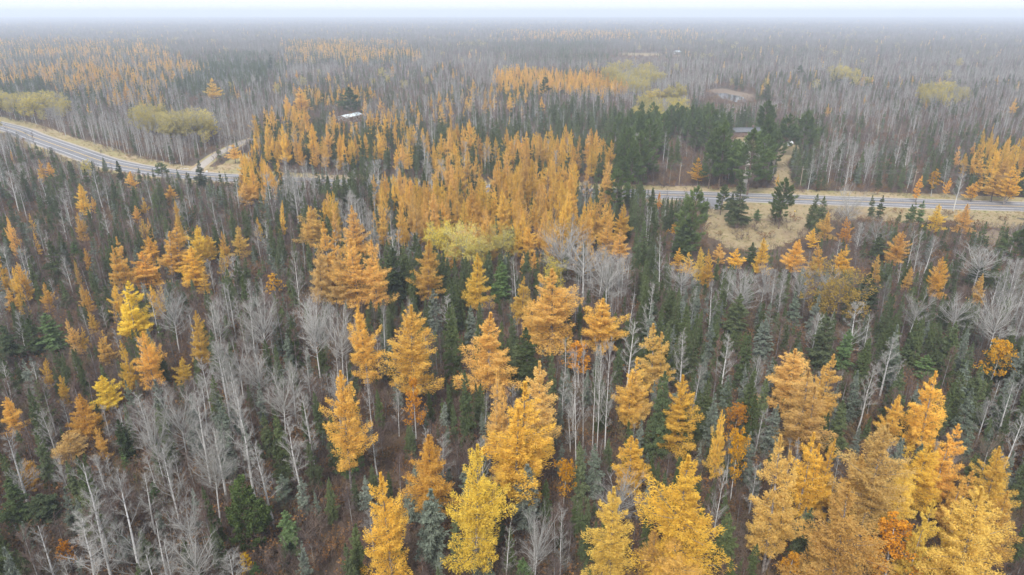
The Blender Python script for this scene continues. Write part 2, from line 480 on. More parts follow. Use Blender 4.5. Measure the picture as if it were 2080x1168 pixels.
def build_protos():
    sd = 100
    spec = {  # kind: (gen kind, H, R, crown base, (nb, nt, tl, tw) per lod, mats)
        'larch': ('larch', 16, 2.75, .22, [(130, 19500, .25, .058), (72, 4400, .44, .155), (24, 320, 1.3, .7)], 'larch', 'bark_grey', (6, 4, 4)),
        'spruce': ('spruce', 13, 1.72, .10, [(150, 16000, .24, .085), (80, 3400, .42, .18), (24, 240, 1.2, .65)], 'spruce', 'bark_brown', (5, 4, 4)),
        'lichen': ('spruce', 12, 1.45, .16, [(100, 3800, .34, .11), (56, 900, .55, .22), (20, 120, 1.1, .55)], 'lichen', 'bark_grey', (4, 3, 2)),
        'pine': ('pine', 19, 3.6, .22, [(100, 16000, .36, .12), (70, 4600, .58, .25), (24, 300, 1.8, 1.0)], 'pine', 'bark_brown', (3, 3, 2)),
        'cedar': ('pine', 12, 2.3, .06, [(120, 9000, .36, .17), (60, 2000, .66, .34), (24, 240, 1.4, .9)], 'cedar', 'bark_brown', (2, 1, 1)),
    }
    for kind, (gk, H, R, c0, lods, fm, bm, nv) in spec.items():
        for lod, (nb, nt, tl, tw) in enumerate(lods):
            for k in range(nv[lod]):
                sd += 1
                rr = np.random.default_rng(sd)
                if kind == 'larch' and lod < 2 and k % 3 == 2:      # two stems from one foot
                    T, C = conifer(sd, gk, H, R * .8, int(nb * .6), int(nt * .6), tl, tw, c0, lod)
                    T2, C2 = conifer(sd + 5000, gk, H * .88, R * .72, int(nb * .5), int(nt * .5), tl, tw, c0, lod)
                    for q_, (a_, b_) in enumerate(((T, T2), (C, C2))):
                        v, f, mi = b_.arrays(); v = v.copy()
                        v[:, 0] += 1.25 * np.minimum(v[:, 2] / 5, 1); a_.add(v, f, 0); a_.m[-1] = mi
                else:
                    T, C = conifer(sd, gk, H, R * rr.uniform(.88, 1.12), nb, nt, tl, tw, c0 * rr.uniform(.7, 1.3), lod)
                register(kind, lod, T, C, H, R, [M[bm]], [M[fm], M[bm]])
    bl = {  # kind: H, R, c0, style, leaves per lod, leaf mat, limb mat, twig mat, bark, fine
        'aspen': (16, 1.9, .26, 'slim', (0, 0, 0), 'goldleaf', 'twig_white', 'twig_grey', 'bark_white', 1.0),
        'fan': (15, 3.3, .36, 'fan', (0, 0, 0), 'goldleaf', 'twig_white', 'twig_grey', 'bark_white', 1.15),
        'birch': (11, 1.3, .28, 'slim', (0, 0, 0), 'goldleaf', 'twig_brown', 'twig_brown', 'bark_dull', 1.1),
        'leafy': (10, 1.9, .28, 'slim', (3800, 1500, 200), 'goldleaf', 'twig_grey', 'twig_brown', 'bark_white', .8),
        'lime': (13, 3.0, .34, 'fan', (9000, 4000, 330), 'limeleaf', 'twig_white', 'twig_grey', 'bark_white', 1.0),
    }
    for kind, (H, R, c0, st, lv, lm, l1, l2, bm, fine) in bl.items():
        for lod in range(3):
            for k in range((5, 3, 3)[lod] if kind in ('aspen', 'birch', 'fan') else (3, 2, 2)[lod]):
                sd += 1
                rr = np.random.default_rng(sd)
                T, C = broadleaf(sd, H, R * rr.uniform(.85, 1.15), c0 * rr.uniform(.8, 1.2), st, lod, lv[lod], (.17, .30, .6)[lod], fine)
                far = lod == 2     # far stems get the dull bark and limbs the twig colour, for fewer pale streaks
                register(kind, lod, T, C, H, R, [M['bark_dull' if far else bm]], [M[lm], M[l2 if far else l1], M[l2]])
build_protos()

# ------------------------------------------------------------------ ground and roads
def tag(o, label=None, cat=None, group=None, kind=None):
    if label: o['label'] = label
    if cat: o['category'] = cat
    if group: o['group'] = group
    if kind: o['kind'] = kind
    return o

def link(name, me, parent=None, loc=None):
    o = bpy.data.objects.new(name, me); COL.objects.link(o)
    if parent: o.parent = parent
    if loc is not None: o.location = loc
    return o

def strip(name, L, Rr, z, m, parent=None):
    """ribbon between two polylines of ground points"""
    L = np.asarray(L); Rr = np.asarray(Rr); n = len(L)
    v = np.zeros((2 * n, 3)); v[0::2, :2] = L[:, :2]; v[1::2, :2] = Rr[:, :2]; v[:, 2] = z
    i = np.arange(n - 1) * 2
    f = np.concatenate([np.stack([i, i + 1, i + 3], 1), np.stack([i, i + 3, i + 2], 1)])
    mb = MB(); mb.add(v, f)
    return link(name, mb.mesh(name, [m]), parent)

def patch(name, pts_px, z, m, jag=.6, seed=0):
    """ground patch with a ragged edge, outline seen at these photo pixels"""
    P = at(*np.array(pts_px, float).T)[:, :2]
    rng = np.random.default_rng(seed)
    out = []
    for a, b in zip(P, np.roll(P, -1, 0)):
        n = max(2, int(np.linalg.norm(b - a) / 2.0)); n = min(n, 60)
        for k in range(n):
            out.append(a + (b - a) * k / n + rng.normal(0, jag, 2))
    out = np.array(out); c = out.mean(0)
    ext = np.ptp(out, axis=0).min()
    kk = len(out); th = np.arange(kk) / kk * 2 * math.pi
    wv = sum(rng.normal(0, 1.0 / q) * np.sin(q * th + rng.uniform(0, 6.28)) for q in range(2, 14))
    dirs = unit(out - c)
    out = out + dirs * (wv * .07 * ext)[:, None]
    me = bpy.data.meshes.new(name)
    me.from_pydata([(x, y, z) for x, y in out], [], [tuple(range(len(out)))])
    me.materials.append(m)
    me.update()
    if me.polygons[0].normal.z < 0: me.flip_normals()
    return link(name, me)

gm = bpy.data.meshes.new('ground')
gm.from_pydata([(-7000, -300, 0), (7000, -300, 0), (7000, 9500, 0), (-7000, 9500, 0)], [], [(0, 1, 2, 3)])
gm.materials.append(M['floor'])
tag(link('ground', gm), kind='structure')

def smooth_line(P, step=3.0):
    P = np.asarray(P, float)
    out = []
    Q = np.concatenate([[2 * P[0] - P[1]], P, [2 * P[-1] - P[-2]]])
    for i in range(1, len(Q) - 2):
        n = max(2, int(np.linalg.norm(Q[i + 1] - Q[i]) / step))
        t = (np.arange(n) / n)[:, None]
        out.append(.5 * (2 * Q[i] + (Q[i + 1] - Q[i - 1]) * t + (2 * Q[i - 1] - 5 * Q[i] + 4 * Q[i + 1] - Q[i + 2]) * t ** 2 + (3 * Q[i] - Q[i - 1] - 3 * Q[i + 1] + Q[i + 2]) * t ** 3))
    return np.concatenate(out + [P[-1:]])

def offset(P, d):
    T = np.gradient(P, axis=0); T = unit(T)
    return P + np.stack([-T[:, 1], T[:, 0]], 1) * np.asarray(d)[..., None]

road_px = [(-420, 178), (-200, 212), (0, 255), (69, 279), (143, 305), (217, 330), (307, 347.5), (400, 357), (500, 363.5), (700, 373), (1000, 384.5), (1338, 395.5), (1444, 398.8), (1646, 406), (1974, 416.7), (2080, 420), (2600, 437)]
ROAD = smooth_line(at(*np.array(road_px, float).T)[:, :2])
SIDE = smooth_line(at(*np.array([(392, 352), (412, 335), (441, 314), (482, 294), (520, 280), (570, 262)], float).T)[:, :2])
def gap(P, line):
    """distance of points to a polyline (by its samples)"""
    out = np.full(len(P), 1e9)
    for c in range(0, len(P), 20000):
        d = ((P[c:c + 20000, None, :] - line[None]) ** 2).sum(-1)
        out[c:c + 20000] = np.sqrt(d.min(1))
    return out

wob = np.random.default_rng(3).normal(0, 1, len(ROAD)); wob = np.convolve(wob, np.ones(7) / 7, 'same') * 2
tag(strip('verge', offset(ROAD, 15 + wob), offset(ROAD, -14 + wob), .02, M['verge']), kind='structure')
tag(strip('side_road_verge', offset(SIDE, 3.6), offset(SIDE, -3.6), .035, M['verge']), kind='structure')
hw = strip('highway', offset(ROAD, 5.8), offset(ROAD, -5.8), .10, M['asphalt']); tag(hw, kind='structure')
tag(strip('gravel_shoulder', offset(ROAD, 7.0), offset(ROAD, -7.0), .06, M['gravel']), kind='structure')
for s in (3.6, -3.6):
    strip('edge_line', offset(ROAD, s + .16), offset(ROAD, s - .16), .105, M['white_line'], hw)
for s in (.16, -.16):
    strip('centre_line', offset(ROAD, s + .08), offset(ROAD, s - .08), .105, M['yellow_line'], hw)
side = strip('side_road', offset(SIDE, 2.1), offset(SIDE, -2.1), .08, M['gravel']); tag(side, kind='structure')
stop = at(*np.array([(366, 342.2), (383, 343.6)], float).T)[:, :2]
strip('turn_lane_line', offset(stop, .3), offset(stop, -.3), .112, M['white_line'], hw)
sd1 = at(*np.array([(1446, 404), (1444, 413), (1440, 424)], float).T)[:, :2]
tag(strip('paved_driveway', offset(sd1, 4.0), offset(sd1, -4.0), .07, M['asphalt']), kind='structure')
sd2 = at(*np.array([(1504, 395), (1508, 386), (1513, 376), (1516, 362), (1522, 340), (1518, 310), (1512, 288)], float).T)[:, :2]
sd2 = smooth_line(sd2)
tag(strip('gravel_driveway', offset(sd2, 1.5), offset(sd2, -1.5), .07, M['gravel']), kind='structure')

PATCH = {
    'clearing': ([(1436, 432), (1448, 418), (1500, 412), (1600, 416), (1700, 421), (1800, 424), (1900, 428), (2080, 434), (2130, 470), (1990, 462), (1930, 452), (1840, 458), (1760, 448), (1668, 448), (1652, 478), (1600, 498), (1560, 512), (1500, 512), (1452, 500), (1430, 470)], 'meadow', .04),
    'lawn': ([(1562, 298), (1600, 288), (1625, 300), (1622, 318), (1600, 330), (1608, 365), (1618, 388), (1572, 384), (1575, 350), (1566, 325)], 'meadow', .04),
    'house_lawn': ([(1490, 278), (1545, 274), (1545, 262), (1560, 262), (1560, 300), (1516, 306), (1494, 300)], 'meadow', .045),
    'sedge_flat': ([(1975, 470), (2030, 470), (2070, 482), (2060, 505), (2010, 505), (1975, 492)], 'bog', .045),
    'pond_meadow': ([(1432, 184), (1470, 180), (1530, 192), (1535, 204), (1500, 207), (1455, 198)], 'bog', .04),
    'far_meadow': ([(1235, 107), (1345, 109), (1345, 113), (1300, 114), (1262, 112)], 'meadow', .04),
    'far_yard': ([(1368, 112), (1400, 112.5), (1400, 115), (1366, 115)], 'meadow', .04),
    'heath': ([(-120, 372), (60, 372), (150, 388), (140, 408), (60, 408), (-120, 415)], 'heath', .03),
    'left_meadow': ([(770, 193), (810, 190), (830, 194), (800, 200)], 'verge', .03),
    'roadside_grass': ([(470, 322), (500, 312), (512, 330), (500, 350), (450, 350), (432, 340)], 'verge', .045),
    'brush_field': ([(1330, 300), (1420, 290), (1440, 340), (1430, 372), (1330, 378), (1300, 350)], 'heath', .03),
}
for i, (nm, (pts, m_, z)) in enumerate(PATCH.items()):
    tag(patch(nm, pts, z, M[m_], .8, i), kind='structure')
tag(patch('pond', [(1448, 188.5), (1475, 189.5), (1505, 197), (1522, 208), (1494, 208), (1468, 199)], .07, M['water'], .5, 77), kind='structure')

def inpoly(px, py, poly):
    poly = np.asarray(poly, float); c = np.zeros(len(px), bool)
    x1, y1 = poly[-1]
    for x0, y0 in poly:
        with np.errstate(divide='ignore', invalid='ignore'):
            k = ((y0 > py) != (y1 > py)) & (px < (x1 - x0) * (py - y0) / (y1 - y0 + 1e-12) + x0)
        c ^= k; x1, y1 = x0, y0
    return c

# ------------------------------------------------------------------ trees that the photograph shows one by one
# kind, x of the tip, y of the tip, y of the crown's foot, crown width (photo pixels), tint, [name used as a landmark]
TINT = {'': (1, 1, 1), 'gold': (1.06, 1.02, .9), 'pale': (.98, 1.02, 1.3), 'rusty': (.92, .87, 1.05), 'yellow': (1.06, 1.17, .8),
        'lime': (1.32, 1.28, .8), 'deep': (1.05, 1.06, .6), 'orange': (1, .88, .85), 'bright': (.95, 1.15, .95), 'dark': (.7, .75, .8), 'olive': (1.1, 1.1, .8), 'grey': (1, 1, 1), 'white': (1.1, 1.1, 1.1), 'brown': (.75, .62, .5)}
HERO = """
larch 688 757 970 90 gold leaning column of a larch above the bright green fir
larch 872 888 1045 105 gold gold larch behind the drooping grey spruce
larch 960 900 1125 115 yellow lemon yellow larch at bottom centre
larch 782 980 1180 108 gold gold larch cut by the bottom edge left of the grey spruce
larch 1100 743 900 100 pale
larch 1062 785 985 160 gold broadest gold larch of the picture
larch 1005 755 905 66 pale
larch 1022 905 990 60 gold
lichen 1071 953 1066 72 grey
lichen 869 997 1130 74 grey drooping grey spruce between three larches
leafy 1146 942 1015 44 deep egg-shaped golden birch beside the narrow spruce
spruce 1186 900 1022 42 .
lichen 1214 904 1005 36 grey
spruce 706 872 960 60 bright round bright green fir
leafy 838 778 870 45 orange
spruce 948 757 895 34 .
lichen 897 820 872 26 grey
lichen 741 970 1032 32 grey
larch 1283 888 985 95 gold
fan 1262 972 1040 90 .
larch 1250 1000 1165 112 pale pale larch below the round bare aspen
fan 1083 1035 1150 68 white white bare aspen at the bottom edge
aspen 1143 1030 1130 44 white
aspen 1195 690 870 26 white
aspen 1215 690 900 26 white
aspen 1242 695 870 36 white
aspen 1180 720 905 26 white
aspen 1225 700 890 26 white
leafy 1178 700 760 60 orange
lichen 968 1100 1180 32 grey
lichen 996 1131 1190 30 grey
spruce 1065 1138 1190 40 bright
larch 166 803 890 65 gold gold larch standing over the lower left thicket
larch 198 868 925 30 gold
larch 117 765 820 28 gold
larch 210 763 830 58 yellow
larch 12 808 880 46 gold
larch 133 878 935 70 pale
larch 50 930 990 42 .
leafy 130 1102 1145 36 orange small orange birch in the bottom left corner
spruce 248 852 940 36 dark dark fir in the grey aspen thicket
spruce 253 923 965 20 bright
spruce 305 980 1040 32 bright
spruce 522 897 950 22 .
cedar 490 970 1110 70 olive broad olive green cedar
spruce 580 1036 1112 48 bright bright green fir below the grey spruces
lichen 568 963 1020 42 grey
lichen 608 970 1040 34 grey
spruce 18 973 1070 65 dark
spruce 80 1000 1065 70 dark
leafy 497 1130 1165 30 deep
spruce 512 1145 1185 30 bright
fan 410 885 1000 80 white white aspen in the middle of the thicket
aspen 330 905 1020 60 white
fan 350 800 900 90 white
aspen 390 800 920 60 white
aspen 236 975 1130 80 white tall grey aspen near the bottom left
aspen 150 1060 1180 100 white
aspen 175 1000 1130 80 white
aspen 430 860 960 70 .
fan 300 830 930 70 white
aspen 480 800 960 70 .
fan 395 1080 1168 90 white
aspen 530 900 1010 70 .
fan 560 760 850 80 white
aspen 590 830 960 60 .
aspen 620 790 900 60 .
fan 375 1030 1100 80 white
aspen 460 1120 1180 60 .
larch 1397 935 1150 160 gold giant gold larch by the bottom edge
larch 1372 1090 1200 112 pale
spruce 1480 1040 1140 52 .
spruce 1395 1075 1125 28 bright
spruce 1397 806 935 42 . spruce standing before a gold larch
larch 1390 765 905 92 gold
spruce 1350 757 925 52 dark
larch 1468 845 975 38 . slim larch beside the deep yellow birch
leafy 1497 828 890 42 orange
leafy 1503 882 1000 42 deep
lichen 1575 835 925 46 grey
larch 1618 713 830 110 .
larch 1688 716 845 78 pale
larch 1650 755 900 120 pale pale larch in the middle of the right hand group
spruce 1715 815 925 50 .
larch 1652 877 1040 92 gold twin-tipped gold larch right of the pale slope
larch 1684 888 1035 62 gold
larch 1598 893 1105 115 pale
larch 1825 803 900 52 .
larch 1800 860 1060 130 pale big pale larch of the lower right stand
larch 1910 757 905 94 gold tallest gold larch of the lower right stand
larch 1940 873 1000 95 gold
larch 1872 900 1025 100 gold
larch 2046 912 1050 78 .
larch 2010 997 1200 142 pale pale larch in the bottom right corner
larch 1890 1020 1180 92 yellow
larch 1740 990 1190 150 pale
leafy 1818 1017 1065 42 deep bright yellow birch inside the lower right stand
leafy 1830 1065 1180 118 orange
larch 1965 960 1070 85 gold
larch 1768 930 1070 95 .
larch 1845 955 1075 85 yellow
larch 2040 1000 1130 85 gold
larch 1950 1065 1190 110 .
larch 1690 1075 1190 110 pale
larch 1860 1120 1200 100 gold
larch 1560 1000 1110 70 pale
larch 1330 1075 1180 70 pale
leafy 1585 1076 1115 32 deep
leafy 1610 1128 1185 60 orange
spruce 1645 1035 1130 54 .
fan 2020 880 930 55 brown
aspen 1468 950 1045 34 white
larch 628 420 500 58 .
larch 655 455 620 82 gold tall gold larch at the left of the central row
larch 640 500 610 60 pale
larch 719 420 520 58 rusty
larch 718 487 610 86 gold
larch 757 490 615 70 gold
larch 690 520 620 60 pale
larch 862 493 610 72 rusty rusty larch standing apart in the centre
larch 965 515 622 62 .
larch 1060 562 650 52 .
larch 1125 548 690 120 gold leaning gold larch right of centre
larch 1088 600 690 70 gold
larch 825 627 800 112 rusty big rusty orange larch
larch 737 622 770 68 gold
larch 985 640 785 118 gold round-headed gold larch at the centre
larch 1222 607 705 92 gold gold larch above the thin birch trunks
larch 1334 657 780 84 pale
larch 1290 730 850 80 .
larch 1300 757 860 60 pale
spruce 1074 668 790 60 .
spruce 1050 700 790 44 .
spruce 1014 535 612 48 bright
spruce 989 512 590 26 .
spruce 799 505 600 45 dark
spruce 917 620 760 42 .
lichen 882 590 680 36 grey
lichen 868 708 800 36 grey
fan 1190 478 590 105 . wide bare aspen right of the golden stand
fan 1240 517 600 82 . round bare aspen right of the golden stand
fan 1143 460 540 92 .
birch 995 610 660 50 .
fan 680 625 720 66 white
fan 640 615 700 58 white
lime 888 455 515 50 lime
lime 938 463 530 62 lime yellow-green aspen below the golden stand
lime 980 487 530 45 lime
lime 1022 466 520 50 lime
lime 1126 530 580 45 lime
larch 1190 428 500 32 .
larch 1228 412 480 34 .
larch 1258 430 485 40 gold
larch 1265 468 522 52 gold gold larch at the right foot of the golden stand
larch 1078 460 515 36 .
larch 1235 450 510 40 gold
larch 158 374 438 30 . upper of two stacked larches on the left
larch 160 435 487 24 rusty
larch 187 400 425 14 .
larch 345 457 545 72 gold tallest gold larch of the left hand group
larch 385 505 575 66 gold
larch 395 460 530 42 yellow
larch 418 480 530 42 yellow
larch 303 482 530 42 gold
larch 238 482 580 54 gold pointed larch with a dark fir before it
larch 282 515 580 72 gold
larch 312 545 585 30 .
spruce 243 517 585 30 dark
larch 410 555 597 24 .
larch 262 575 675 90 yellow wide open yellow larch on the left
larch 480 460 520 36 pale
leafy 555 560 602 34 . lone orange birch in the brown wood
larch 17 588 620 28 .
larch 153 530 585 13 .
larch 172 592 625 22 .
larch 186 633 673 28 .
larch 143 647 715 26 . slim larch above the dark firs on the left
larch 165 665 705 22 .
larch 213 675 735 38 .
larch 290 678 780 58 gold full gold larch left of the round bare aspens
larch 389 637 732 50 .
larch 365 730 780 36 yellow
larch 82 732 775 32 .
larch 343 378 405 20 .
larch 290 402 425 16 .
larch 275 418 450 20 rusty
larch 500 370 415 34 .
fan 340 595 670 62 white
fan 428 600 680 50 .
fan 522 605 700 74 white round white aspen in the brown wood
fan 632 612 710 62 .
fan 515 725 790 60 white
spruce 100 490 570 40 .
spruce 147 495 525 22 bright
spruce 597 580 640 24 .
spruce 366 541 572 18 bright
spruce 524 547 572 18 bright
spruce 130 592 630 32 .
spruce 92 638 720 60 bright dark green firs on the far left
spruce 60 650 730 40 dark
spruce 10 660 740 50 dark
spruce 455 640 700 22 .
spruce 650 700 765 28 .
larch 1665 497 552 40 gold
larch 1722 500 557 44 gold second larch of the evenly spaced right hand row
larch 1782 518 580 34 .
larch 1848 543 590 28 .
larch 1917 523 605 40 gold
larch 2000 558 620 32 .
larch 1618 487 552 48 gold
larch 1553 485 552 42 gold gold larch below the clearing
larch 1425 505 570 34 yellow
larch 1441 508 575 32 gold
larch 1380 505 545 32 gold
larch 1495 505 545 34 gold
larch 1462 495 530 30 .
larch 1400 515 560 30 gold
larch 1827 470 535 45 rusty rusty larch above the right hand row
larch 1683 432 485 35 .
larch 1722 442 490 32 orange
larch 1655 465 500 25 .
larch 1910 417 467 36 yellow
larch 1968 415 470 36 rusty
leafy 2035 697 778 52 deep deep yellow birch at the right edge
fan 1867 587 655 62 white
fan 2045 598 690 78 white white aspen at the right edge
lime 1712 557 640 86 brown
fan 1628 545 600 48 white
fan 1510 556 620 76 .
fan 1557 535 600 50 white
fan 1390 542 590 70 .
aspen 1745 615 690 50 white
fan 1950 605 660 70 .
fan 1682 545 590 50 white
aspen 1478 680 770 46 white white branching birch left of the pale larches
fan 2000 505 560 95 .
spruce 1532 495 545 30 .
spruce 1790 478 530 42 .
spruce 1922 493 520 28 .
spruce 1997 530 590 42 dark
pine 2075 465 530 46 .
spruce 1498 597 680 46 .
spruce 1770 560 640 56 dark
spruce 1682 650 760 66 . bright spruces left of the pale birches
spruce 1722 672 760 50 bright
lichen 1622 598 665 32 grey
lichen 1557 655 730 44 grey
spruce 1888 725 778 60 bright
pine 1408 378 500 62 . big pine at the left of the clearing
spruce 1390 440 520 50 dark
spruce 1510 358 450 44 . tall spruce beside the highway clearing
spruce 1490 395 440 26 dark
pine 1470 375 425 28 .
pine 1597 362 445 44 . lone pine with a bare trunk in the clearing
pine 1583 395 445 26 .
spruce 1655 395 460 22 .
spruce 1672 400 470 28 .
spruce 1540 425 446 18 bright
spruce 1778 398 440 16 .
spruce 1793 398 440 17 .
spruce 1852 417 460 20 bright
spruce 1861 413 455 15 .
spruce 1875 409 455 20 bright
spruce 1828 431 460 12 .
fan 1733 380 450 62 white white aspen in front of the highway
aspen 1862 464 520 26 white
aspen 1876 470 525 20 white
aspen 1893 480 540 22 white
fan 1790 440 490 60 .
leafy 1340 395 430 10 orange
leafy 1372 455 480 24 orange
larch 1422 322 365 30 orange orange larch behind the highway
larch 1872 358 398 18 orange
leafy 1903 348 385 28 rusty
larch 1927 362 392 15 orange
larch 1998 312 358 24 .
larch 2028 350 395 50 gold
larch 1982 370 400 32 gold
larch 2060 335 395 46 gold wide gold larch at the end of the highway
larch 2045 325 375 36 .
larch 1950 298 338 14 rusty
larch 1980 290 318 16 rusty
aspen 1957 345 395 24 white
pine 1475 248 375 58 . tall pine beside the grey-roofed house
pine 1535 262 370 70 . broad pine in front of the grey-roofed house
pine 1560 275 360 50 .
pine 1452 262 360 44 .
pine 1325 245 345 50 . last pine of the slanting pine row
pine 1303 268 360 46 .
pine 1284 290 375 44 .
pine 1266 318 385 44 .
pine 1255 345 420 46 .
pine 1445 232 300 40 .
pine 1582 270 330 34 .
pine 1420 238 300 34 .
pine 1603 232 300 40 .
pine 1640 225 300 44 .
pine 1626 133 153 18 . small far pine alone above the grey wood
spruce 1560 172 210 24 .
pine 1106 157 193 20 dark dark fir in front of the far golden stand
spruce 547 112 145 13 dark tall dark spruce near the top
larch 430 160 200 28 . lone far larch on the upper left
larch 608 178 222 30 .
larch 620 205 228 22 .
pine 710 178 225 50 dark
spruce 401 328 385 24 dark
pine 326 330 358 26 dark dark pine beside the left highway
spruce 238 328 372 18 dark
spruce 209 321 355 14 .
spruce 279 342 375 12 .
spruce 309 342 370 9 .
spruce 74 291 330 12 .
spruce 60 294 330 10 .
spruce 35 289 335 14 .
spruce 101 301 340 11 .
spruce 361 344 372 10 .
spruce 445 349 385 12 .
spruce 458 350 385 9 .
spruce 141 328 370 18 .
spruce 171 345 385 20 .
larch 79 344 368 12 .
larch 95 331 360 24 .
larch 264 349 385 24 rusty
larch 344 377 405 22 .
larch 473 294 322 28 .
lime 385 232 275 50 . pale olive aspen clump above the highway bend
lime 345 240 278 46 .
lime 405 228 272 40 .
lime 365 236 276 44 .
lime 75 190 225 50 .
lime 60 198 232 40 .
lime 322 212 238 34 .
lime 1380 172 200 26 . round lime aspen clump right of centre
lime 1365 178 205 30 .
lime 1345 180 205 30 gold
lime 1322 184 205 24 gold
"""
KW = {'larch': (2.75 / 16, 7, 20, .74), 'spruce': (1.55 / 13, 3.5, 17, .88), 'lichen': (1.45 / 12, 5, 15, .82), 'pine': (3.6 / 19, 7, 25, .8),
      'cedar': (2.3 / 12, 6, 14, .92), 'aspen': (2.2 / 16, 8, 19, .58), 'fan': (3.3 / 15, 8, 17, .55), 'birch': (1.3 / 11, 6, 14, .6),
      'leafy': (1.9 / 10, 4, 12, .72), 'lime': (3.0 / 13, 7, 16, .62)}
heroes = []
for ln in HERO.strip().split('\n'):
    f = ln.split()
    kind, xt, yt, yb, wd, tint = f[0], float(f[1]), float(f[2]), float(f[3]), float(f[4]), f[5] if len(f) > 5 else ''
    tint = '' if tint == '.' else tint
    name = ' '.join(f[6:])
    _, hmin, hmax, cf = KW[kind]
    h = 14.0
    for it in range(12):
        p = at(xt, yt, h)
        # height whose crown foot falls at yb
        zs = np.linspace(0, h, 40)
        yy = proj(p[0], p[1], zs)[1]
        if yy.max() <= yb: crown = h * 1.25
        else: crown = h - np.interp(yb, yy[::-1], zs[::-1])
        hn = min(max(crown / cf, hmin), hmax)
        h = .5 * h + .5 * hn
    p = at(xt, yt, h)
    dep = proj(p[0], p[1], h * .5)[2]
    rad = min(max(wd * (.49 if kind == 'larch' else .52) / FPX * dep, .5), .4 * h)
    heroes.append(dict(kind=kind, x=p[0], y=p[1], h=h, r=rad, tint=tint, name=name, box=(xt - wd * .42, xt + wd * .42, yt, yb), hero=True))

# ------------------------------------------------------------------ what grows where (read off the photograph, row by row, x up to)
ZROWS = """
-60 40 h2080
40 60 h2080
60 80 h560 h1020 o1290 h1340 o1400 h2080
80 100 o330 h480 h580 o800 h1000 m1250 h2080
100 120 o340 m580 o840 h1040 m1235 .1345 h1365 .1385 h2080
120 140 o420 s560 h2080
140 160 o380 s560 h1015 L1240 y1330 h1680 y1730 h2080
160 180 s100 o340 s430 h640 m740 h1015 L1255 y1320 h2080
180 200 s180 o360 m420 h600 l740 m860 o1000 l1070 h1430 .1530 m1600 h1890 y1960 h2080
200 220 y120 h290 o380 h590 l640 m740 o1080 m1100 s1200 h1300 y1390 s1450 h1600 h1750 h2080
220 240 y100 h420 h590 l640 m730 o900 s1090 s1300 y1390 s1540 m1600 m1750 h2080
240 260 h300 y420 h520 l800 s980 l1020 s1280 p1460 s1600 s1700 m1900 h2080
260 280 h300 h520 l960 s1230 r1250 p1330 r1410 p1500 p1560 s1640 m1760 m1850 m2080
280 300 h420 h520 l960 s1000 l1230 p1340 r1430 p1560 s1640 b1770 m1850 m2080
300 340 h440 l480 l640 L700 s740 l820 s840 l1240 p1330 r1430 p1560 l1580 s1650 b1780 m1820 k1880 m1960 l2080
340 380 m320 b470 l540 b700 s740 b860 l1000 L1120 l1240 s1310 r1430 p1560 b1600 m1700 k1980 l2080
380 420 r60 m520 b700 b740 L1180 s1330 s2080
420 460 n560 m600 l680 b740 l800 L1270 s1330 p1430 s1650 s1690 b1760 m2080
460 500 n440 m620 m860 l900 L1100 b1130 L1280 s1340 p1430 k1640 m1800 k2080
500 540 n470 m700 s860 s1090 b1290 s1400 s1520 k1640 m1960 b2080
540 580 n430 m620 m760 s900 s1120 b1290 s1380 b1700 m1960 b2080
580 620 n330 m760 s940 s1030 m1130 b1290 s1420 b1800 s1960 b2080
620 660 n420 m480 b700 k860 s980 m1260 s1500 g1760 s1960 b2080
660 700 n420 m480 b720 k800 s940 m1140 k1270 g2080
700 740 n300 b640 k860 s940 m1130 k1270 g2080
740 800 b620 k720 k860 s980 k1060 k1280 g1500 g1800 b2080
800 880 b640 k860 m980 k1060 k1280 s1420 g1600 k1720 k1820 g2080
880 960 b640 k900 k1000 k1100 k1280 m1500 k1700 k1800 g2080
960 1060 b460 m640 k760 k1100 m1240 m1500 k1700 k2080
1060 1500 b460 m640 k760 m1100 m1300 m1520 k2080
"""
ZR = []
for ln in ZROWS.strip().split('\n'):
    f = ln.split()
    ZR.append((float(f[0]), float(f[1]), [(float(a[1:]), a[0]) for a in f[2:]]))

def vnoise(x, y, s, seed):
    """smooth value noise on the ground"""
    r = np.random.default_rng(seed).uniform(-1, 1, (256, 256))
    u, v = x / s, y / s
    i, j = np.floor(u).astype(int), np.floor(v).astype(int)
    fu, fv = u - i, v - j
    fu = fu * fu * (3 - 2 * fu); fv = fv * fv * (3 - 2 * fv)
    g = lambda a, b: r[a % 256, b % 256]
    return (g(i, j) * (1 - fu) + g(i + 1, j) * fu) * (1 - fv) + (g(i, j + 1) * (1 - fu) + g(i + 1, j + 1) * fu) * fv

def zone(x, y):
    z = np.full(len(x), 9.0)
    px, py, _ = proj(x, y, z)
    amp = np.clip(120.0 / np.maximum(y, 30), .05, 1.0)
    px = px + vnoise(x, y, 18, 1) * 26 + vnoise(x, y, 60, 2) * 22
    py = py + (vnoise(x, y, 18, 3) * 16 + vnoise(x, y, 60, 4) * 14) * amp
    out = np.full(len(x), 'h')
    xm = np.clip(px, 1, 2078)
    for y0, y1, runs in ZR:
        s = (py >= y0) & (py < y1)
        prev = -1e9
        for xe, c in runs:
            out[s & (xm > prev) & (xm <= xe)] = c
            prev = xe
    out[py >= 1400] = 'k'
    return out

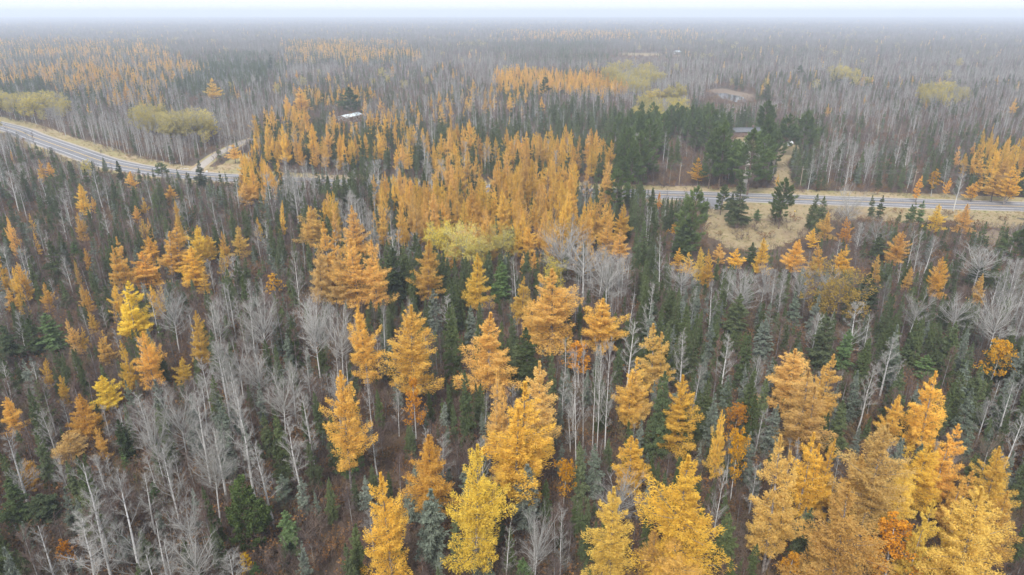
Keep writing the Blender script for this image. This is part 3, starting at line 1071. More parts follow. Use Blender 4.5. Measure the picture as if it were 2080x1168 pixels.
MIX = {  # kind -> share
    'm': dict(spruce=.37, birch=.34, aspen=.10, lichen=.10, none=.09),
    'n': dict(larch=.06, spruce=.34, birch=.32, aspen=.10, lichen=.10, none=.08),
    'b': dict(aspen=.25, fan=.02, birch=.28, spruce=.25, lichen=.13, none=.07),
    'k': dict(birch=.24, aspen=.12, lichen=.10, spruce=.15, none=.39),
    's': dict(spruce=.70, lichen=.10, birch=.12, aspen=.06, none=.02),
    'g': dict(spruce=.48, lichen=.20, aspen=.12, birch=.14, none=.06),
    'r': dict(birch=.34, aspen=.05, spruce=.06, none=.55),
    'h': dict(aspen=.38, birch=.38, spruce=.18, fan=.03, larch=.015, lime=.006),
    'o': dict(larch=.22, spruce=.32, aspen=.18, birch=.28),
    'l': dict(larch=.36, spruce=.40, birch=.07, aspen=.04, none=.13),
    'L': dict(larch=.54, spruce=.18, birch=.04, none=.24),
    'y': dict(lime=.34, aspen=.40, birch=.22, spruce=.04),
    'p': dict(pine=.16, spruce=.24, birch=.28, aspen=.10, none=.22),
    '.': dict(none=1.0),
}
HT = {'larch': (12.8, 2.7), 'spruce': (9.2, 2.2), 'lichen': (8.8, 2.0), 'pine': (17, 2.5), 'aspen': (13.2, 1.7), 'fan': (13, 1.5), 'birch': (9.5, 1.7), 'lime': (12.5, 1.2), 'leafy': (7, 1.5), 'cedar': (9, 1.5)}

def grid(y0, y1, sp, rng, margin=1.12, z=0):
    """jittered points on the ground whose distance lies in y0..y1, inside the view and a margin beside it"""
    hw_ = 1040 / FPX * margin
    ys = np.arange(y0, y1, sp)
    P = []
    for y in ys:
        depth = y * CP + CAM_H * SP
        X = depth * hw_ + 6
        xs = np.arange(-X, X, sp)
        P.append(np.stack([xs + rng.uniform(-.48, .48, len(xs)) * sp, y + rng.uniform(-.48, .48, len(xs)) * sp], 1))
    return np.concatenate(P)

rng = np.random.default_rng(21)
bands = [(34, 150, 2.75), (150, 320, 3.1), (320, 700, 4.0), (700, 1500, 5.2), (1500, 3600, 10), (3600, 8000, 26)]
P = np.concatenate([grid(a, b, s, rng) for a, b, s in bands])
zc = zone(P[:, 0], P[:, 1])
kinds = list(HT)
KI = {k: i for i, k in enumerate(kinds)}
kd = np.full(len(P), -1)
patchy = np.clip(.5 + .5 * np.where(P[:, 1] < 300, vnoise(P[:, 0], P[:, 1], 9, 8), .45 * vnoise(P[:, 0], P[:, 1], 14, 8) + .75 * vnoise(P[:, 0], P[:, 1], 75, 9)) + rng.normal(0, .22, len(P)), 0, .9999)
rank = rng.uniform(0, 1, len(P))
pick = np.where(rng.uniform(0, 1, len(P)) < np.where(P[:, 1] < 300, .5, .78), patchy, rank)
for c, mx in MIX.items():
    s = np.where(zc == c)[0]
    acc = 0
    for k, v in mx.items():
        sel = s[(pick[s] >= acc) & (pick[s] < acc + v)]
        kd[sel] = KI.get(k, -1); acc += v
gx, gy, _ = proj(P[:, 0], P[:, 1], 0 * P[:, 0])
keep = kd >= 0
keep &= gap(P, ROAD) > 12.5
near = P[:, 1] < 600
keep &= ~(near & (gap(P, SIDE) < 5)) & ~(near & (gap(P, sd2) < 4)) & ~(near & (gap(P, sd1) < 8))
for nm, (pts, _, _) in PATCH.items():
    inside = inpoly(gx, gy, pts)
    if nm in ('brush_field', 'heath'): inside &= (rng.uniform(0, 1, len(P)) < .45)
    keep &= ~inside
P, kd, zc = P[keep], kd[keep], zc[keep]
n = len(P)
hm = np.array([HT[k][0] for k in kinds])[kd]; hs_ = np.array([HT[k][1] for k in kinds])[kd]
H = np.clip(rng.normal(hm, hs_), hm * .5, hm * 1.4) * (1 + .12 * vnoise(P[:, 0], P[:, 1], 25, 5))
stunt = (zc == 'm') | (zc == 'n') | (zc == 'k')
H[stunt] *= .85
H[(zc == 'L') | (zc == 'o')] *= .95
H[(P[:, 1] > 300) & (kd == KI['larch'])] *= .86
H[zc == 'h'] *= .85
H[zc == 'y'] *= 1.0 + .25 * vnoise(P[zc == 'y', 0], P[zc == 'y', 1], 14, 12)
RS = rng.uniform(.8, 1.2, n) * np.where(kd == KI['larch'], .95, 1.0)
RS[(P[:, 1] > 170) & (kd == KI['larch'])] *= .82
RS[(zc == 'n') & (kd == KI['larch'])] *= .8
# far beyond, each crown stands for a clump, so it is wider
RS[P[:, 1] > 1500] *= 1.7
RS[P[:, 1] > 3600] *= 2.2

# clear the ground under the trees placed one by one, and keep younger trees in front of them low
hx = np.array([[h['x'], h['y'], h['r'], *h['box']] for h in heroes])
alive = np.ones(n, bool)
tx, ty, td = proj(P[:, 0], P[:, 1], H)
KEEP_OPEN = [  # (x0, x1, y0, y1, distance) ground or things that the photograph leaves visible
    (1640, 2110, 398, 452, 215), (1418, 1660, 392, 508, 205), (1340, 1440, 388, 403, 225), (-20, 60, 248, 268, 350), (40, 130, 272, 300, 320), (120, 230, 300, 328, 300), (215, 400, 322, 352, 270), (395, 480, 322, 360, 275),
    (692, 732, 226, 248, 438), (1488, 1545, 260, 284, 372), (1590, 1612, 284, 300, 340), (1558, 1625, 288, 385, 250), (1455, 1510, 190, 210, 560), (1435, 1535, 180, 208, 590), (1235, 1390, 104, 114, 1200), (1960, 2075, 466, 505, 170),
    (1330, 1440, 300, 375, 255)]
for c in range(0, n, 4000):
    sl = slice(c, min(n, c + 4000))
    if P[c, 1] > 900: break
    X = P[sl]
    dx = X[:, None, 0] - hx[None, :, 0]; dy = X[:, None, 1] - hx[None, :, 1]
    d2 = np.sqrt(dx ** 2 + dy ** 2)
    alive[sl] &= ~(d2 < (hx[None, :, 2] * .62 + .5)).any(1)
    halfw = (H[sl] * .11) / td[sl] * FPX
    ov = (tx[sl, None] + halfw[:, None] > hx[None, :, 3]) & (tx[sl, None] - halfw[:, None] < hx[None, :, 4]) & (ty[sl, None] < hx[None, :, 6] - 2) & (gy[keep][sl, None] > hx[None, :, 5]) & (X[:, None, 1] < hx[None, :, 1])
    lim = np.where(ov, hx[None, :, 6] - 6, -1e9).max(1)
    for (x0, x1, y0, y1, dist) in KEEP_OPEN:
        o2 = (tx[sl] + halfw > x0) & (tx[sl] - halfw < x1) & (ty[sl] < y1) & (gy[keep][sl] > y0) & (X[:, 1] < dist)
        lim = np.where(o2, np.maximum(lim, y1), lim)
    s = np.where(lim > -1e8)[0]
    for i in s:
        g = c + i
        # height at which the top is seen at row lim
        d = ray(tx[g], lim[i]); z = CAM_H + d[2] / d[1] * P[g, 1]
        H[g] = min(H[g], z)
        if H[g] < 2.6 or (kinds[kd[g]] in ('larch', 'fan', 'lime', 'pine') and H[g] < 6): alive[g] = False
P, kd, zc, H, RS = P[alive], kd[alive], zc[alive], H[alive], RS[alive]
print('trees', len(P), {k: int((kd == i).sum()) for k, i in KI.items()})

# ------------------------------------------------------------------ individuals and the rest
PX, PY, PD = proj(P[:, 0], P[:, 1], H)
BX, BY, _ = proj(P[:, 0], P[:, 1], 0 * H)
size = BY - PY
inview = (PX > -15) & (PX < 2095) & (PY < 1168) & (BY > 30)
ASNAME = {'larch': 'larch_tree', 'spruce': 'spruce_tree', 'lichen': 'lichen_spruce', 'pine': 'pine_tree', 'cedar': 'cedar_tree', 'aspen': 'bare_aspen', 'fan': 'wide_aspen', 'birch': 'birch_tree', 'leafy': 'golden_birch', 'lime': 'leafy_aspen'}
ASCAT = {'larch': 'larch', 'spruce': 'spruce', 'lichen': 'spruce', 'pine': 'pine', 'cedar': 'cedar', 'aspen': 'aspen', 'fan': 'aspen', 'birch': 'birch', 'leafy': 'birch', 'lime': 'aspen'}
PHRASE = {'larch': 'larch', 'spruce': 'green spruce', 'lichen': 'lichen-grey spruce', 'pine': 'pine', 'cedar': 'olive cedar', 'aspen': 'bare slim aspen', 'fan': 'bare round-headed aspen', 'birch': 'bare brown birch', 'leafy': 'birch in leaf', 'lime': 'thinly leaved aspen'}
GROUPS = {'larch': 'autumn larches of the forest', 'spruce': 'green spruces of the forest', 'lichen': 'lichen-grey spruces of the forest', 'pine': 'pines by the highway and house', 'cedar': 'cedars', 'aspen': 'slim bare aspens of the forest', 'fan': 'round-headed bare aspens', 'birch': 'bare brown birches of the forest', 'leafy': 'birches still in golden leaf', 'lime': 'aspens still in pale leaf'}
LIMIT = {k: 292 for k in kinds}
indiv = list(heroes)
taken = np.zeros(len(P), bool)
for k, i in KI.items():
    s = np.where((kd == i) & inview)[0]
    nh = sum(h['kind'] == k for h in heroes)
    s = s[np.argsort(-size[s])][:max(0, LIMIT[k] - nh)]
    taken[s] = True
    for g in s:
        indiv.append(dict(kind=k, x=P[g, 0], y=P[g, 1], h=H[g], r=KW[k][0] * H[g] * RS[g], tint='', name='', hero=False))

# labels: what it looks like, then which one it is, counted out from a landmark anyone can find
landmarks = [(h['name'], h['x'], h['y'], proj(h['x'], h['y'], h['h'] * .6)[:2], h) for h in heroes if len(h['name'].split()) >= 3]
for nm, px, py in [('white-roofed shed', 712, 236), ('grey-roofed house', 1515, 270), ('gravel side road', 452, 308), ('bare clearing by the highway', 1540, 470), ('far meadow strip', 1290, 109), ('little pond', 1484, 198), ('far golden stand', 1120, 168), ('purple heath patch', 20, 392), ('tiny far cabin', 1376, 108), ('highway bend', 250, 335), ('far orange woods', 700, 95), ('hazy orange woods', 150, 120), ('right end of the highway', 2060, 419), ('left end of the highway', 20, 262)]:
    q = at(px, py); landmarks.append((nm, q[0], q[1], (px, py), None))
RANK = ['nearest', 'second', 'third', 'fourth', 'fifth', 'sixth', 'seventh']
LOOK = {'gold': 'golden', 'pale': 'pale tan', 'rusty': 'rusty orange', 'yellow': 'yellow', 'lime': 'yellow-green', 'deep': 'deep yellow', 'orange': 'orange', 'bright': 'bright green', 'dark': 'dark', 'olive': '', 'grey': '', 'white': 'white-limbed', 'brown': 'brownish', '': ''}
for t in indiv:
    t['pp'] = proj(t['x'], t['y'], t['h'] * .6)[:2]
bins = {}
for t in indiv:
    if len(t['name'].split()) >= 3:
        t['label'] = t['name']; continue
    ds = [(math.hypot((l[3][0] - t['pp'][0]), (l[3][1] - t['pp'][1]) * 1.3), l) for l in landmarks]
    ds.sort(key=lambda a: a[0])
    t['cands'] = []
    for d, l in ds[:4]:
        dx, dy = t['pp'][0] - l[3][0], t['pp'][1] - l[3][1]
        if abs(dx) > 1.2 * abs(dy): di = 'right of' if dx > 0 else 'left of'
        else: di = 'in front of' if dy > 0 else 'behind'
        t['cands'].append((d, di, l[0]))
    d, di, nm = t['cands'][0]
    rel = t['h'] / HT[t['kind']][0]
    sz_ = 'tall ' if rel > 1.12 else ('short ' if rel < .82 else '')
    bins.setdefault((t['kind'], sz_ + LOOK[t['tint']], di, nm), []).append((d, t))
used = set()
for key, lst in bins.items():
    kind, look, di, nm = key
    lst.sort(key=lambda a: a[0])
    hts = [t['h'] for _, t in lst]
    for i, (d, t) in enumerate(lst):
        look2 = look + (' orange' if kind == 'larch' and look.strip() in ('', 'tall', 'short') else '')
        base = (look2.strip() + ' ' + PHRASE[kind]).replace('  ', ' ').strip().replace('bright green green', 'bright green').replace('dark green', 'dark green')
        if i < len(RANK):
            lab = f"{base}, {RANK[i]} {di} the {nm}"
            t['label'] = lab; used.add(lab)
        else:
            t['label'] = f"{base} deep in the crowd {di} the {nm}"
        wds = t['label'].split()
        if len(wds) > 16: t['label'] = ' '.join(wds[:16])

def lod_for(px):
    return 0 if px > 62 else (1 if px > 20 else 2)

vr = np.random.default_rng(5)
for t in indiv:
    k = t['kind']
    x0, y0, _ = proj(t['x'], t['y'], 0.0); x1, y1, _ = proj(t['x'], t['y'], t['h'])
    lod = lod_for(y0 - y1)
    tm, cm, wm, Hp, Rp = PROTO[(k, lod)][int(vr.integers(0, len(PROTO[(k, lod)])))]
    sc = (t['r'] / Rp, t['r'] / Rp, t['h'] / Hp)
    rot = float(vr.uniform(0, 6.28))
    lean = (float(vr.normal(0, .035)), float(vr.normal(0, .035)), rot)
    colr = (*TINT[t['tint']], 1)
    if lod == 2:
        o = link(ASNAME[k], wm); o.color = colr
    else:
        o = link(ASNAME[k], None)
        a = link('trunk', tm, o); b = link('crown', cm, o); b.color = colr
        if k in ('fan', 'aspen', 'birch'): a.color = colr
    o.location = (t['x'], t['y'], 0); o.rotation_euler = lean; o.scale = sc
    tag(o, t['label'], ASCAT[k], GROUPS[k])

# ------------------------------------------------------------------ the uncountable rest: points that carry copies
HID = {}
def lib(key, meshes):
    c = bpy.data.collections.new('library_' + key)
    for i, me in enumerate(meshes):
        o = bpy.data.objects.new('%s_%02d' % (key, i), me); c.objects.link(o)
    return c

def scatter(name, coll, nvar, X, scale, rotz, idx, lean=.03, look=None):
    n = len(X)
    me = bpy.data.meshes.new(name + '_points')
    me.vertices.add(n); me.vertices.foreach_set('co', np.concatenate([X, np.zeros((n, 1))], 1).astype(np.float32).ravel() if X.shape[1] == 2 else X.astype(np.float32).ravel())
    def attr(nm, typ, arr, fld):
        a = me.attributes.new(nm, typ, 'POINT'); a.data.foreach_set(fld, np.ascontiguousarray(arr).ravel())
    r = np.random.default_rng(len(name) + n)
    attr('size', 'FLOAT_VECTOR', scale.astype(np.float32), 'vector')
    attr('turn', 'FLOAT_VECTOR', np.stack([r.normal(0, lean, n), r.normal(0, lean, n), rotz], 1).astype(np.float32), 'vector')
    attr('pick', 'INT', idx.astype(np.int32), 'value')
    o = link(name, me)
    g = bpy.data.node_groups.new(name + '_nodes', 'GeometryNodeTree')
    g.interface.new_socket('Geometry', in_out='INPUT', socket_type='NodeSocketGeometry')
    g.interface.new_socket('Geometry', in_out='OUTPUT', socket_type='NodeSocketGeometry')
    gi = g.nodes.new('NodeGroupInput'); go = g.nodes.new('NodeGroupOutput')
    ci = g.nodes.new('GeometryNodeCollectionInfo')
    ci.inputs['Collection'].default_value = coll
    ci.inputs['Separate Children'].default_value = True
    ci.inputs['Reset Children'].default_value = True
    ip = g.nodes.new('GeometryNodeInstanceOnPoints')
    ip.inputs['Pick Instance'].default_value = True
    g.links.new(gi.outputs[0], ip.inputs['Points'])
    g.links.new(ci.outputs[0], ip.inputs['Instance'])
    def na(nm, typ, sock):
        a = g.nodes.new('GeometryNodeInputNamedAttribute'); a.data_type = typ; a.inputs['Name'].default_value = nm
        g.links.new(a.outputs['Attribute'], ip.inputs[sock])
    na('pick', 'INT', 'Instance Index'); na('size', 'FLOAT_VECTOR', 'Scale'); 
    a = g.nodes.new('GeometryNodeInputNamedAttribute'); a.data_type = 'FLOAT_VECTOR'; a.inputs['Name'].default_value = 'turn'
    er = g.nodes.new('FunctionNodeEulerToRotation')
    g.links.new(a.outputs['Attribute'], er.inputs[0]); g.links.new(er.outputs[0], ip.inputs['Rotation'])
    g.links.new(ip.outputs[0], go.inputs[0])
    md = o.modifiers.new('scatter', 'NODES'); md.node_group = g
    return o

MASS = {'larch': 'far_larches', 'spruce': 'far_spruces', 'lichen': 'far_grey_spruces', 'pine': 'far_pines', 'aspen': 'far_aspens', 'fan': 'far_round_aspens', 'birch': 'far_birches', 'lime': 'far_leafy_aspens', 'leafy': 'far_golden_birches', 'cedar': 'far_cedars'}
MLAB = {'larch': 'mass of orange larches too many to count in the far woods', 'spruce': 'mass of dark spruces too many to count across the forest',
        'lichen': 'mass of lichen-grey spruces scattered through the forest', 'pine': 'mass of pines among the spruces', 'aspen': 'mass of slim bare aspens greying the far woods',
        'fan': 'mass of round bare aspens in the far woods', 'birch': 'mass of bare brownish birches filling the woods', 'lime': 'mass of pale leaved aspens in the far woods',
        'leafy': 'mass of small golden birches', 'cedar': 'mass of olive cedars'}
for k, i in KI.items():
    rest = (kd == i) & ~taken
    if not rest.any(): continue
    s = np.where(rest)[0]
    lodv = np.where(size[s] > 62, 0, np.where(size[s] > 20, 1, 2))
    metas = []; off = {}
    for lod in range(3):
        off[lod] = len(metas)
        metas += [(p[2], p[3], p[4]) for p in PROTO[(k, lod)]]
    cnt = {lod: len(PROTO[(k, lod)]) for lod in range(3)}
    rr = np.random.default_rng(40 + i)
    pickv = np.array([off[l] + rr.integers(0, cnt[l]) for l in lodv])
    Hp = np.array([m_[1] for m_ in metas])[pickv]; Rp = np.array([m_[2] for m_ in metas])[pickv]
    sz = H[s] / Hp; rw = KW[k][0] * H[s] * RS[s] / Rp
    o = scatter(MASS[k], lib(k, [m_[0] for m_ in metas]), len(metas), P[s], np.stack([rw, rw, sz], 1), rr.uniform(0, 6.28, len(s)), pickv)
    tag(o, MLAB[k], 'woodland', None, 'stuff')

# undergrowth
brushes = [bush(900 + i, 2.4, 1.1, 9, 0).mesh('brush_%d' % i, [M['brush']]) for i in range(3)]
brushes += [bush(910 + i, 1.8, 1.2, 10, 150).mesh('brush_leafy_%d' % i, [M['brush'], M['rustleaf']]) for i in range(2)]
brushes += [bush(920 + i, 2.6, 1.3, 9, 0).mesh('brush_twig_%d' % i, [M['twig_brown']]) for i in range(2)]
rb = np.random.default_rng(77)
Q = np.concatenate([grid(30, 150, 1.45, rb), grid(150, 330, 2.1, rb), grid(330, 700, 4.5, rb), grid(700, 1500, 9, rb)])
qx, qy, _ = proj(Q[:, 0], Q[:, 1], 0 * Q[:, 0])
ok = gap(Q, ROAD) > 12 + rb.normal(0, 1.5, len(Q))
nearq = Q[:, 1] < 600
ok &= ~(nearq & (gap(Q, SIDE) < 5.5)) & ~(nearq & (gap(Q, sd2) < 3)) & ~(nearq & (gap(Q, sd1) < 6))
for nm, (pts, _, _) in PATCH.items():
    if nm in ('heath', 'brush_field', 'brush_flat'): continue
    ok &= ~inpoly(qx, qy, pts)
ok &= ~((rb.uniform(0, 1, len(Q)) < .22) & (Q[:, 1] < 330))
# thicker brush on the open brushy fields, a little on the clearing
fb = grid(190, 420, 1.9, rb, 1.05); fx, fy, _ = proj(fb[:, 0], fb[:, 1], 0 * fb[:, 0])
sel = inpoly(fx, fy, PATCH['brush_field'][0]) | inpoly(fx, fy, PATCH['heath'][0])
sel |= inpoly(fx, fy, PATCH['clearing'][0]) & (rb.uniform(0, 1, len(fb)) < .03 + .2 * np.maximum(0, vnoise(fb[:, 0], fb[:, 1], 11, 66)))
sel &= gap(fb, ROAD) > 14
Q = np.concatenate([Q[ok], fb[sel]])
zq = zone(Q[:, 0], Q[:, 1])
qs = rb.uniform(.5, 1.3, len(Q)) * np.where(zq == 'k', 1.0, np.where((zq == 'b') | (zq == 'm') | (zq == 'n') | (zq == 'g'), 1.35, 1)) * np.where(Q[:, 1] > 330, 1.5, 1)
o = scatter('underbrush', lib('brush', brushes), len(brushes), Q, np.stack([qs * 1.15, qs * 1.15, qs], 1), rb.uniform(0, 6.28, len(Q)), rb.integers(0, len(brushes), len(Q)), .12)
tag(o, 'brown twiggy underbrush covering the forest floor', 'underbrush', None, 'stuff')

# grass
def grass_tuft(seed):
    r = np.random.default_rng(seed); C = MB(); k = 16
    Pp = np.concatenate([r.normal(0, .18, (k, 2)), np.zeros((k, 1))], 1)
    Dd = np.stack([r.normal(0, .35, k), r.normal(0, .35, k), np.ones(k)], 1)
    cones(C, Pp, Pp + unit(Dd) * r.uniform(.25, .6, (k, 1)), .035, 0)
    return C.mesh('tuft_%d' % seed, [M['grass_blades']])
G = grid(150, 460, 1.35, rb, 1.05)
gx2, gy2, _ = proj(G[:, 0], G[:, 1], 0 * G[:, 0])
dr_ = gap(G, ROAD)
g_ok = (dr_ > 7.5) & (dr_ < 15)
for nm in ('clearing', 'lawn', 'sedge_flat', 'roadside_grass', 'house_lawn'):
    g_ok |= inpoly(gx2, gy2, PATCH[nm][0]) & (dr_ > 7.5)
g_ok &= (gap(G, SIDE) > 4) & (gap(G, sd1) > 4.3) & (gap(G, sd2) > 2.4) & (rb.uniform(0, 1, len(G)) < .55 + .4 * vnoise(G[:, 0], G[:, 1], 7, 31))
G = G[g_ok]
gs = rb.uniform(.5, 1.2, len(G))
o = scatter('grass', lib('grass', [grass_tuft(i) for i in range(4)]), 4, G, np.stack([gs * 1.5, gs * 1.5, gs], 1), rb.uniform(0, 6.28, len(G)), rb.integers(0, 4, len(G)), .1)
tag(o, 'dry straw coloured grass along the highway and in the clearing', 'grass', None, 'stuff')
print('brush', len(Q), 'grass', len(G), 'indiv', len(indiv))

# ------------------------------------------------------------------ buildings and small things
def box(mb, c, s, mi=0):
    x, y, z = c; a, b, d = s[0] / 2, s[1] / 2, s[2] / 2
    v = [(x - a, y - b, z - d), (x + a, y - b, z - d), (x + a, y + b, z - d), (x - a, y + b, z - d), (x - a, y - b, z + d), (x + a, y - b, z + d), (x + a, y + b, z + d), (x - a, y + b, z + d)]
    f = [(0, 2, 1), (0, 3, 2), (4, 5, 6), (4, 6, 7), (0, 1, 5), (0, 5, 4), (1, 2, 6), (1, 6, 5), (2, 3, 7), (2, 7, 6), (3, 0, 4), (3, 4, 7)]
    mb.add(v, f, mi)

def house(name, loc, rz, L, Wd, hw_, pitch, rm, wm, label, cat, chimney=False, doors=(), wins=()):
    e = link(name, None, None, loc); e.rotation_euler = (0, 0, rz); tag(e, label, cat)
    mb = MB(); rise = Wd / 2 * pitch
    x, y = L / 2, Wd / 2
    v = [(-x, -y, 0), (x, -y, 0), (x, y, 0), (-x, y, 0), (-x, -y, hw_), (x, -y, hw_), (x, y, hw_), (-x, y, hw_), (-x, 0, hw_ + rise), (x, 0, hw_ + rise)]
    f = [(0, 1, 5), (0, 5, 4), (1, 2, 6), (1, 6, 5), (2, 3, 7), (2, 7, 6), (3, 0, 4), (3, 4, 7), (4, 8, 7), (5, 6, 9)]
    mb.add(v, f); link('wall', mb.mesh(name + '_wall', [wm]), e)
    ov = .5; sl = pitch
    for sgn in (-1, 1):
        mb = MB()
        a0 = np.array([0, 0, hw_ + rise + .08]); ye = sgn * (y + ov); ze = hw_ - ov * sl + .08
        t = .14
        v = [(-x - ov, 0, a0[2]), (x + ov, 0, a0[2]), (x + ov, ye, ze), (-x - ov, ye, ze)]
        v += [(p[0], p[1], p[2] + t) for p in v]
        f = [(0, 1, 2), (0, 2, 3), (4, 6, 5), (4, 7, 6), (0, 4, 5), (0, 5, 1), (1, 5, 6), (1, 6, 2), (2, 6, 7), (2, 7, 3), (3, 7, 4), (3, 4, 0)]
        mb.add(v, f)
        # standing seams
        for q in np.arange(-x, x + .1, 1.2):
            n0 = np.array([q, 0, a0[2] + t]); n1 = np.array([q, ye, ze + t])
            tubes(mb, n0, n1, .03, .03, 3)
        link('roof', mb.mesh(name + '_roof', [rm]), e)
    mb = MB(); box(mb, (0, 0, hw_ + rise + .24), (L + 1.0, .3, .06)); link('ridge_cap', mb.mesh(name + '_ridge', [rm]), e)
    for (px_, sgn, w_, h_, z_) in doors:
        mb = MB(); box(mb, (px_, sgn * (y + .03), z_), (w_, .08, h_)); link('door', mb.mesh(name + '_door', [M['wall_brown']]), e)
    for (px_, sgn, w_, h_, z_) in wins:
        mb = MB(); box(mb, (px_, sgn * (y + .04), z_), (w_ + .16, .08, h_ + .16)); o = link('window', mb.mesh(name + '_window', [M['wall_pale']]), e)
        mb = MB(); box(mb, (px_, sgn * (y + .09), z_), (w_, .03, h_)); link('pane', mb.mesh(name + '_pane', [M['dark_glass']]), o)
    if chimney:
        mb = MB(); box(mb, (x * .3, 0, hw_ + rise + .5), (.8, .8, 1.6)); link('chimney', mb.mesh(name + '_chimney', [M['wall_brown']]), e)
    return e

q = at(712, 246)
house('metal_shed', (q[0], q[1], 0), math.radians(66), 16, 6.4, 3.2, .32, M['roof_pale'], M['wall_pale'], 'long shed with a pale blue-white metal roof among the larches', 'shed', doors=[(-3, -1, 3.2, 3.0, 1.5)], wins=[(3, -1, 1.2, 1.0, 2.0)])
q = at(1518, 276)
house('forest_house', (q[0], q[1], 0), math.radians(6), 17, 8, 2.8, .38, M['roof_grey'], M['wall_brown'], 'low house with a grey shingle roof half hidden behind tall pines', 'house', True, doors=[(-4, -1, 1.0, 2.1, 1.05)], wins=[(-1, -1, 1.4, 1.1, 1.6), (4, -1, 1.4, 1.1, 1.6)])
q = at(1376, 109.5)
house('far_cabin', (q[0], q[1], 0), math.radians(20), 9, 7, 3.2, .5, M['roof_pale'], M['wall_pale'], 'tiny white cabin beside a dark spruce far away in the woods', 'cabin', wins=[(1, -1, 1.2, 1.0, 1.6)])

# white dish at the edge of the lawn
q = at(1604, 301)
e = link('satellite_dish', None, None, (q[0], q[1], 0)); tag(e, 'white round dish standing at the edge of the small lawn', 'satellite dish')
mb = MB(); R0 = 1.45; nr, na_ = 6, 20
vv = []; ff = []
for i in range(nr + 1):
    for j in range(na_):
        r_ = R0 * i / nr; a_ = j * 2 * math.pi / na_
        vv.append((r_ * math.cos(a_), .22 * (r_ ** 2) - .0, r_ * math.sin(a_)))
for sft in (0, .05):
    base = []
for i in range(nr):
    for j in range(na_):
        a_, b_ = i * na_ + j, i * na_ + (j + 1) % na_
        ff += [(a_, b_, b_ + na_), (a_, b_ + na_, a_ + na_)]
V_ = np.array(vv); nV = len(V_)
V2 = V_ + np.array([0, .05, 0]); F_ = np.array(ff)
mb.add(np.concatenate([V_, V2]), np.concatenate([F_, F_[:, ::-1] + nV]))
ds_ = link('reflector', mb.mesh('dish_reflector', [M['white_shell']], True), e); ds_.location = (0, 0, 2.2); ds_.rotation_euler = (math.radians(25), 0, math.radians(145))
mb = MB(); tubes(mb, [(0, 0, 0)], [(0, 0, 2.2)], .09, .08, 8); link('post', mb.mesh('dish_post', [M['wood_pole']]), e)
mb = MB(); tubes(mb, [(0, 0, 0), (1, .35, .3)], [(.1, 1.0, .1), (.1, 1.0, .1)], .03, .03, 4); fa = link('feed_arm', mb.mesh('dish_arm', [M['bark_grey']]), e); fa.location = (0, 0, 2.2); fa.rotation_euler = (0, 0, math.radians(145))

# utility poles and the wires on their north side of the highway
def pole(x, y, h, rz, label):
    e = link('utility_pole', None, None, (x, y, 0)); e.rotation_euler = (0, 0, rz)
    tag(e, label, 'utility pole', 'wooden utility poles along the highway')
    mb = MB(); tubes(mb, [(0, 0, 0)], [(0, 0, h)], .17, .11, 8); link('post', mb.mesh('pole_post', [M['wood_pole']]), e)
    mb = MB(); box(mb, (0, -.16, h - .9), (2.2, .12, .14)); link('crossarm', mb.mesh('pole_crossarm', [M['wood_pole']]), e)
    for q_ in (-.95, 0, .95):
        mb = MB(); z_ = h - .83 if q_ else h
        tubes(mb, [(q_, -.16 if q_ else 0, z_)], [(q_, -.16 if q_ else 0, z_ + .22)], .05, .03, 6); link('insulator', mb.mesh('pole_insulator', [M['white_shell']]), e)
    return e
NRD = offset(ROAD, 15.5)
def on_line(px):
    X = proj(NRD[:, 0], NRD[:, 1], np.zeros(len(NRD)))[0]
    m_ = np.argmin(np.abs(X - px) + 1e6 * (NRD[:, 1] > 500)); return NRD[m_]
pl = []
for px, lab in [(1150, 'utility pole hidden among spruces west of the pines'), (1372, 'utility pole behind the highway left of the big pine'), (1617, 'wooden T-shaped utility pole behind the highway near the lone pine'), (1845, 'wooden utility pole behind the highway beside the orange larch'), (2110, 'utility pole just past the end of the highway')]:
    c_ = on_line(px); pl.append((c_, pole(c_[0], c_[1], 8.6, math.radians(80), lab)))
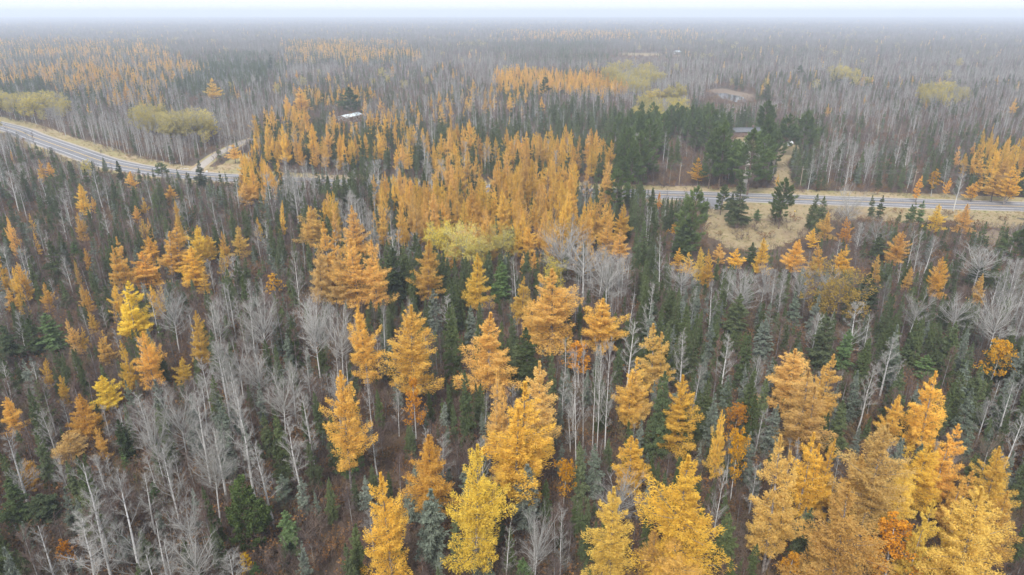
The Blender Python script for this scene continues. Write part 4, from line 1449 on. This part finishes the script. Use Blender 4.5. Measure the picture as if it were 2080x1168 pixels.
for off_, z_, nm in ((-.95, 7.95, 0), (.95, 7.95, 1), (0, 8.82, 2)):
    mb = MB()
    for (a, _), (b, _) in zip(pl[:-1], pl[1:]):
        t = np.linspace(0, 1, 13)[:, None]
        L_ = a + (b - a) * t; sag = 1.1 * 4 * t[:, 0] * (1 - t[:, 0])
        T_ = unit((b - a)[None])[0]; nrm = np.array([-T_[1], T_[0]])
        L3 = np.concatenate([L_ + nrm * off_, (z_ - sag)[:, None]], 1)
        tubes(mb, L3[:-1], L3[1:], .028, .028, 4)
    o = link('power_line', mb.mesh('power_line', [M['wire']]))
    tag(o, ['wire on the highway side of the utility poles', 'wire on the forest side of the utility poles', 'top wire strung along the utility poles'][nm], 'wire', 'wires of the power line')

q = at(1613, 438)
e = link('marker_post', None, None, (q[0], q[1], 0)); tag(e, 'orange-brown wooden marker post standing in the clearing beside the lone pine', 'post')
mb = MB(); box(mb, (0, 0, .9), (.16, .16, 1.8)); link('post', mb.mesh('marker_post_wood', [M['wood_pole']]), e)
mb = MB(); box(mb, (0, -.1, 1.5), (.45, .04, .5)); link('board', mb.mesh('marker_board', [M['yellow_line']]), e)
for (px, py, lab) in [(356, 334, 'small white marker at the foot of the birches beside the bend'), (421, 353, 'small white marker at the corner of the gravel side road')]:
    q = at(px, py)
    e = link('road_marker', None, None, (q[0], q[1], 0)); tag(e, lab, 'marker', 'white roadside markers')
    mb = MB(); box(mb, (0, 0, .6), (.1, .1, 1.2)); link('post', mb.mesh('marker_stake', [M['wood_pole']]), e)
    mb = MB(); box(mb, (0, -.08, 1.0), (.8, .04, .6)); link('plate', mb.mesh('marker_plate', [M['white_shell']]), e)

# ------------------------------------------------------------------ haze
hb = MB(); box(hb, (0, 4200, 40), (15500, 12000, 82))
vm = bpy.data.materials.new('haze'); vm.use_nodes = True; vt = vm.node_tree; vt.nodes.clear()
vo = vt.nodes.new('ShaderNodeOutputMaterial'); vp = vt.nodes.new('ShaderNodeVolumePrincipled')
vp.inputs['Color'].default_value = (.77, .86, 1.0, 1)
vp.inputs['Density'].default_value = HAZE_DENSITY
vp.inputs['Anisotropy'].default_value = 0.1
vt.links.new(vp.outputs[0], vo.inputs['Volume'])
hz = link('haze', hb.mesh('haze', [vm])); tag(hz, kind='stuff')
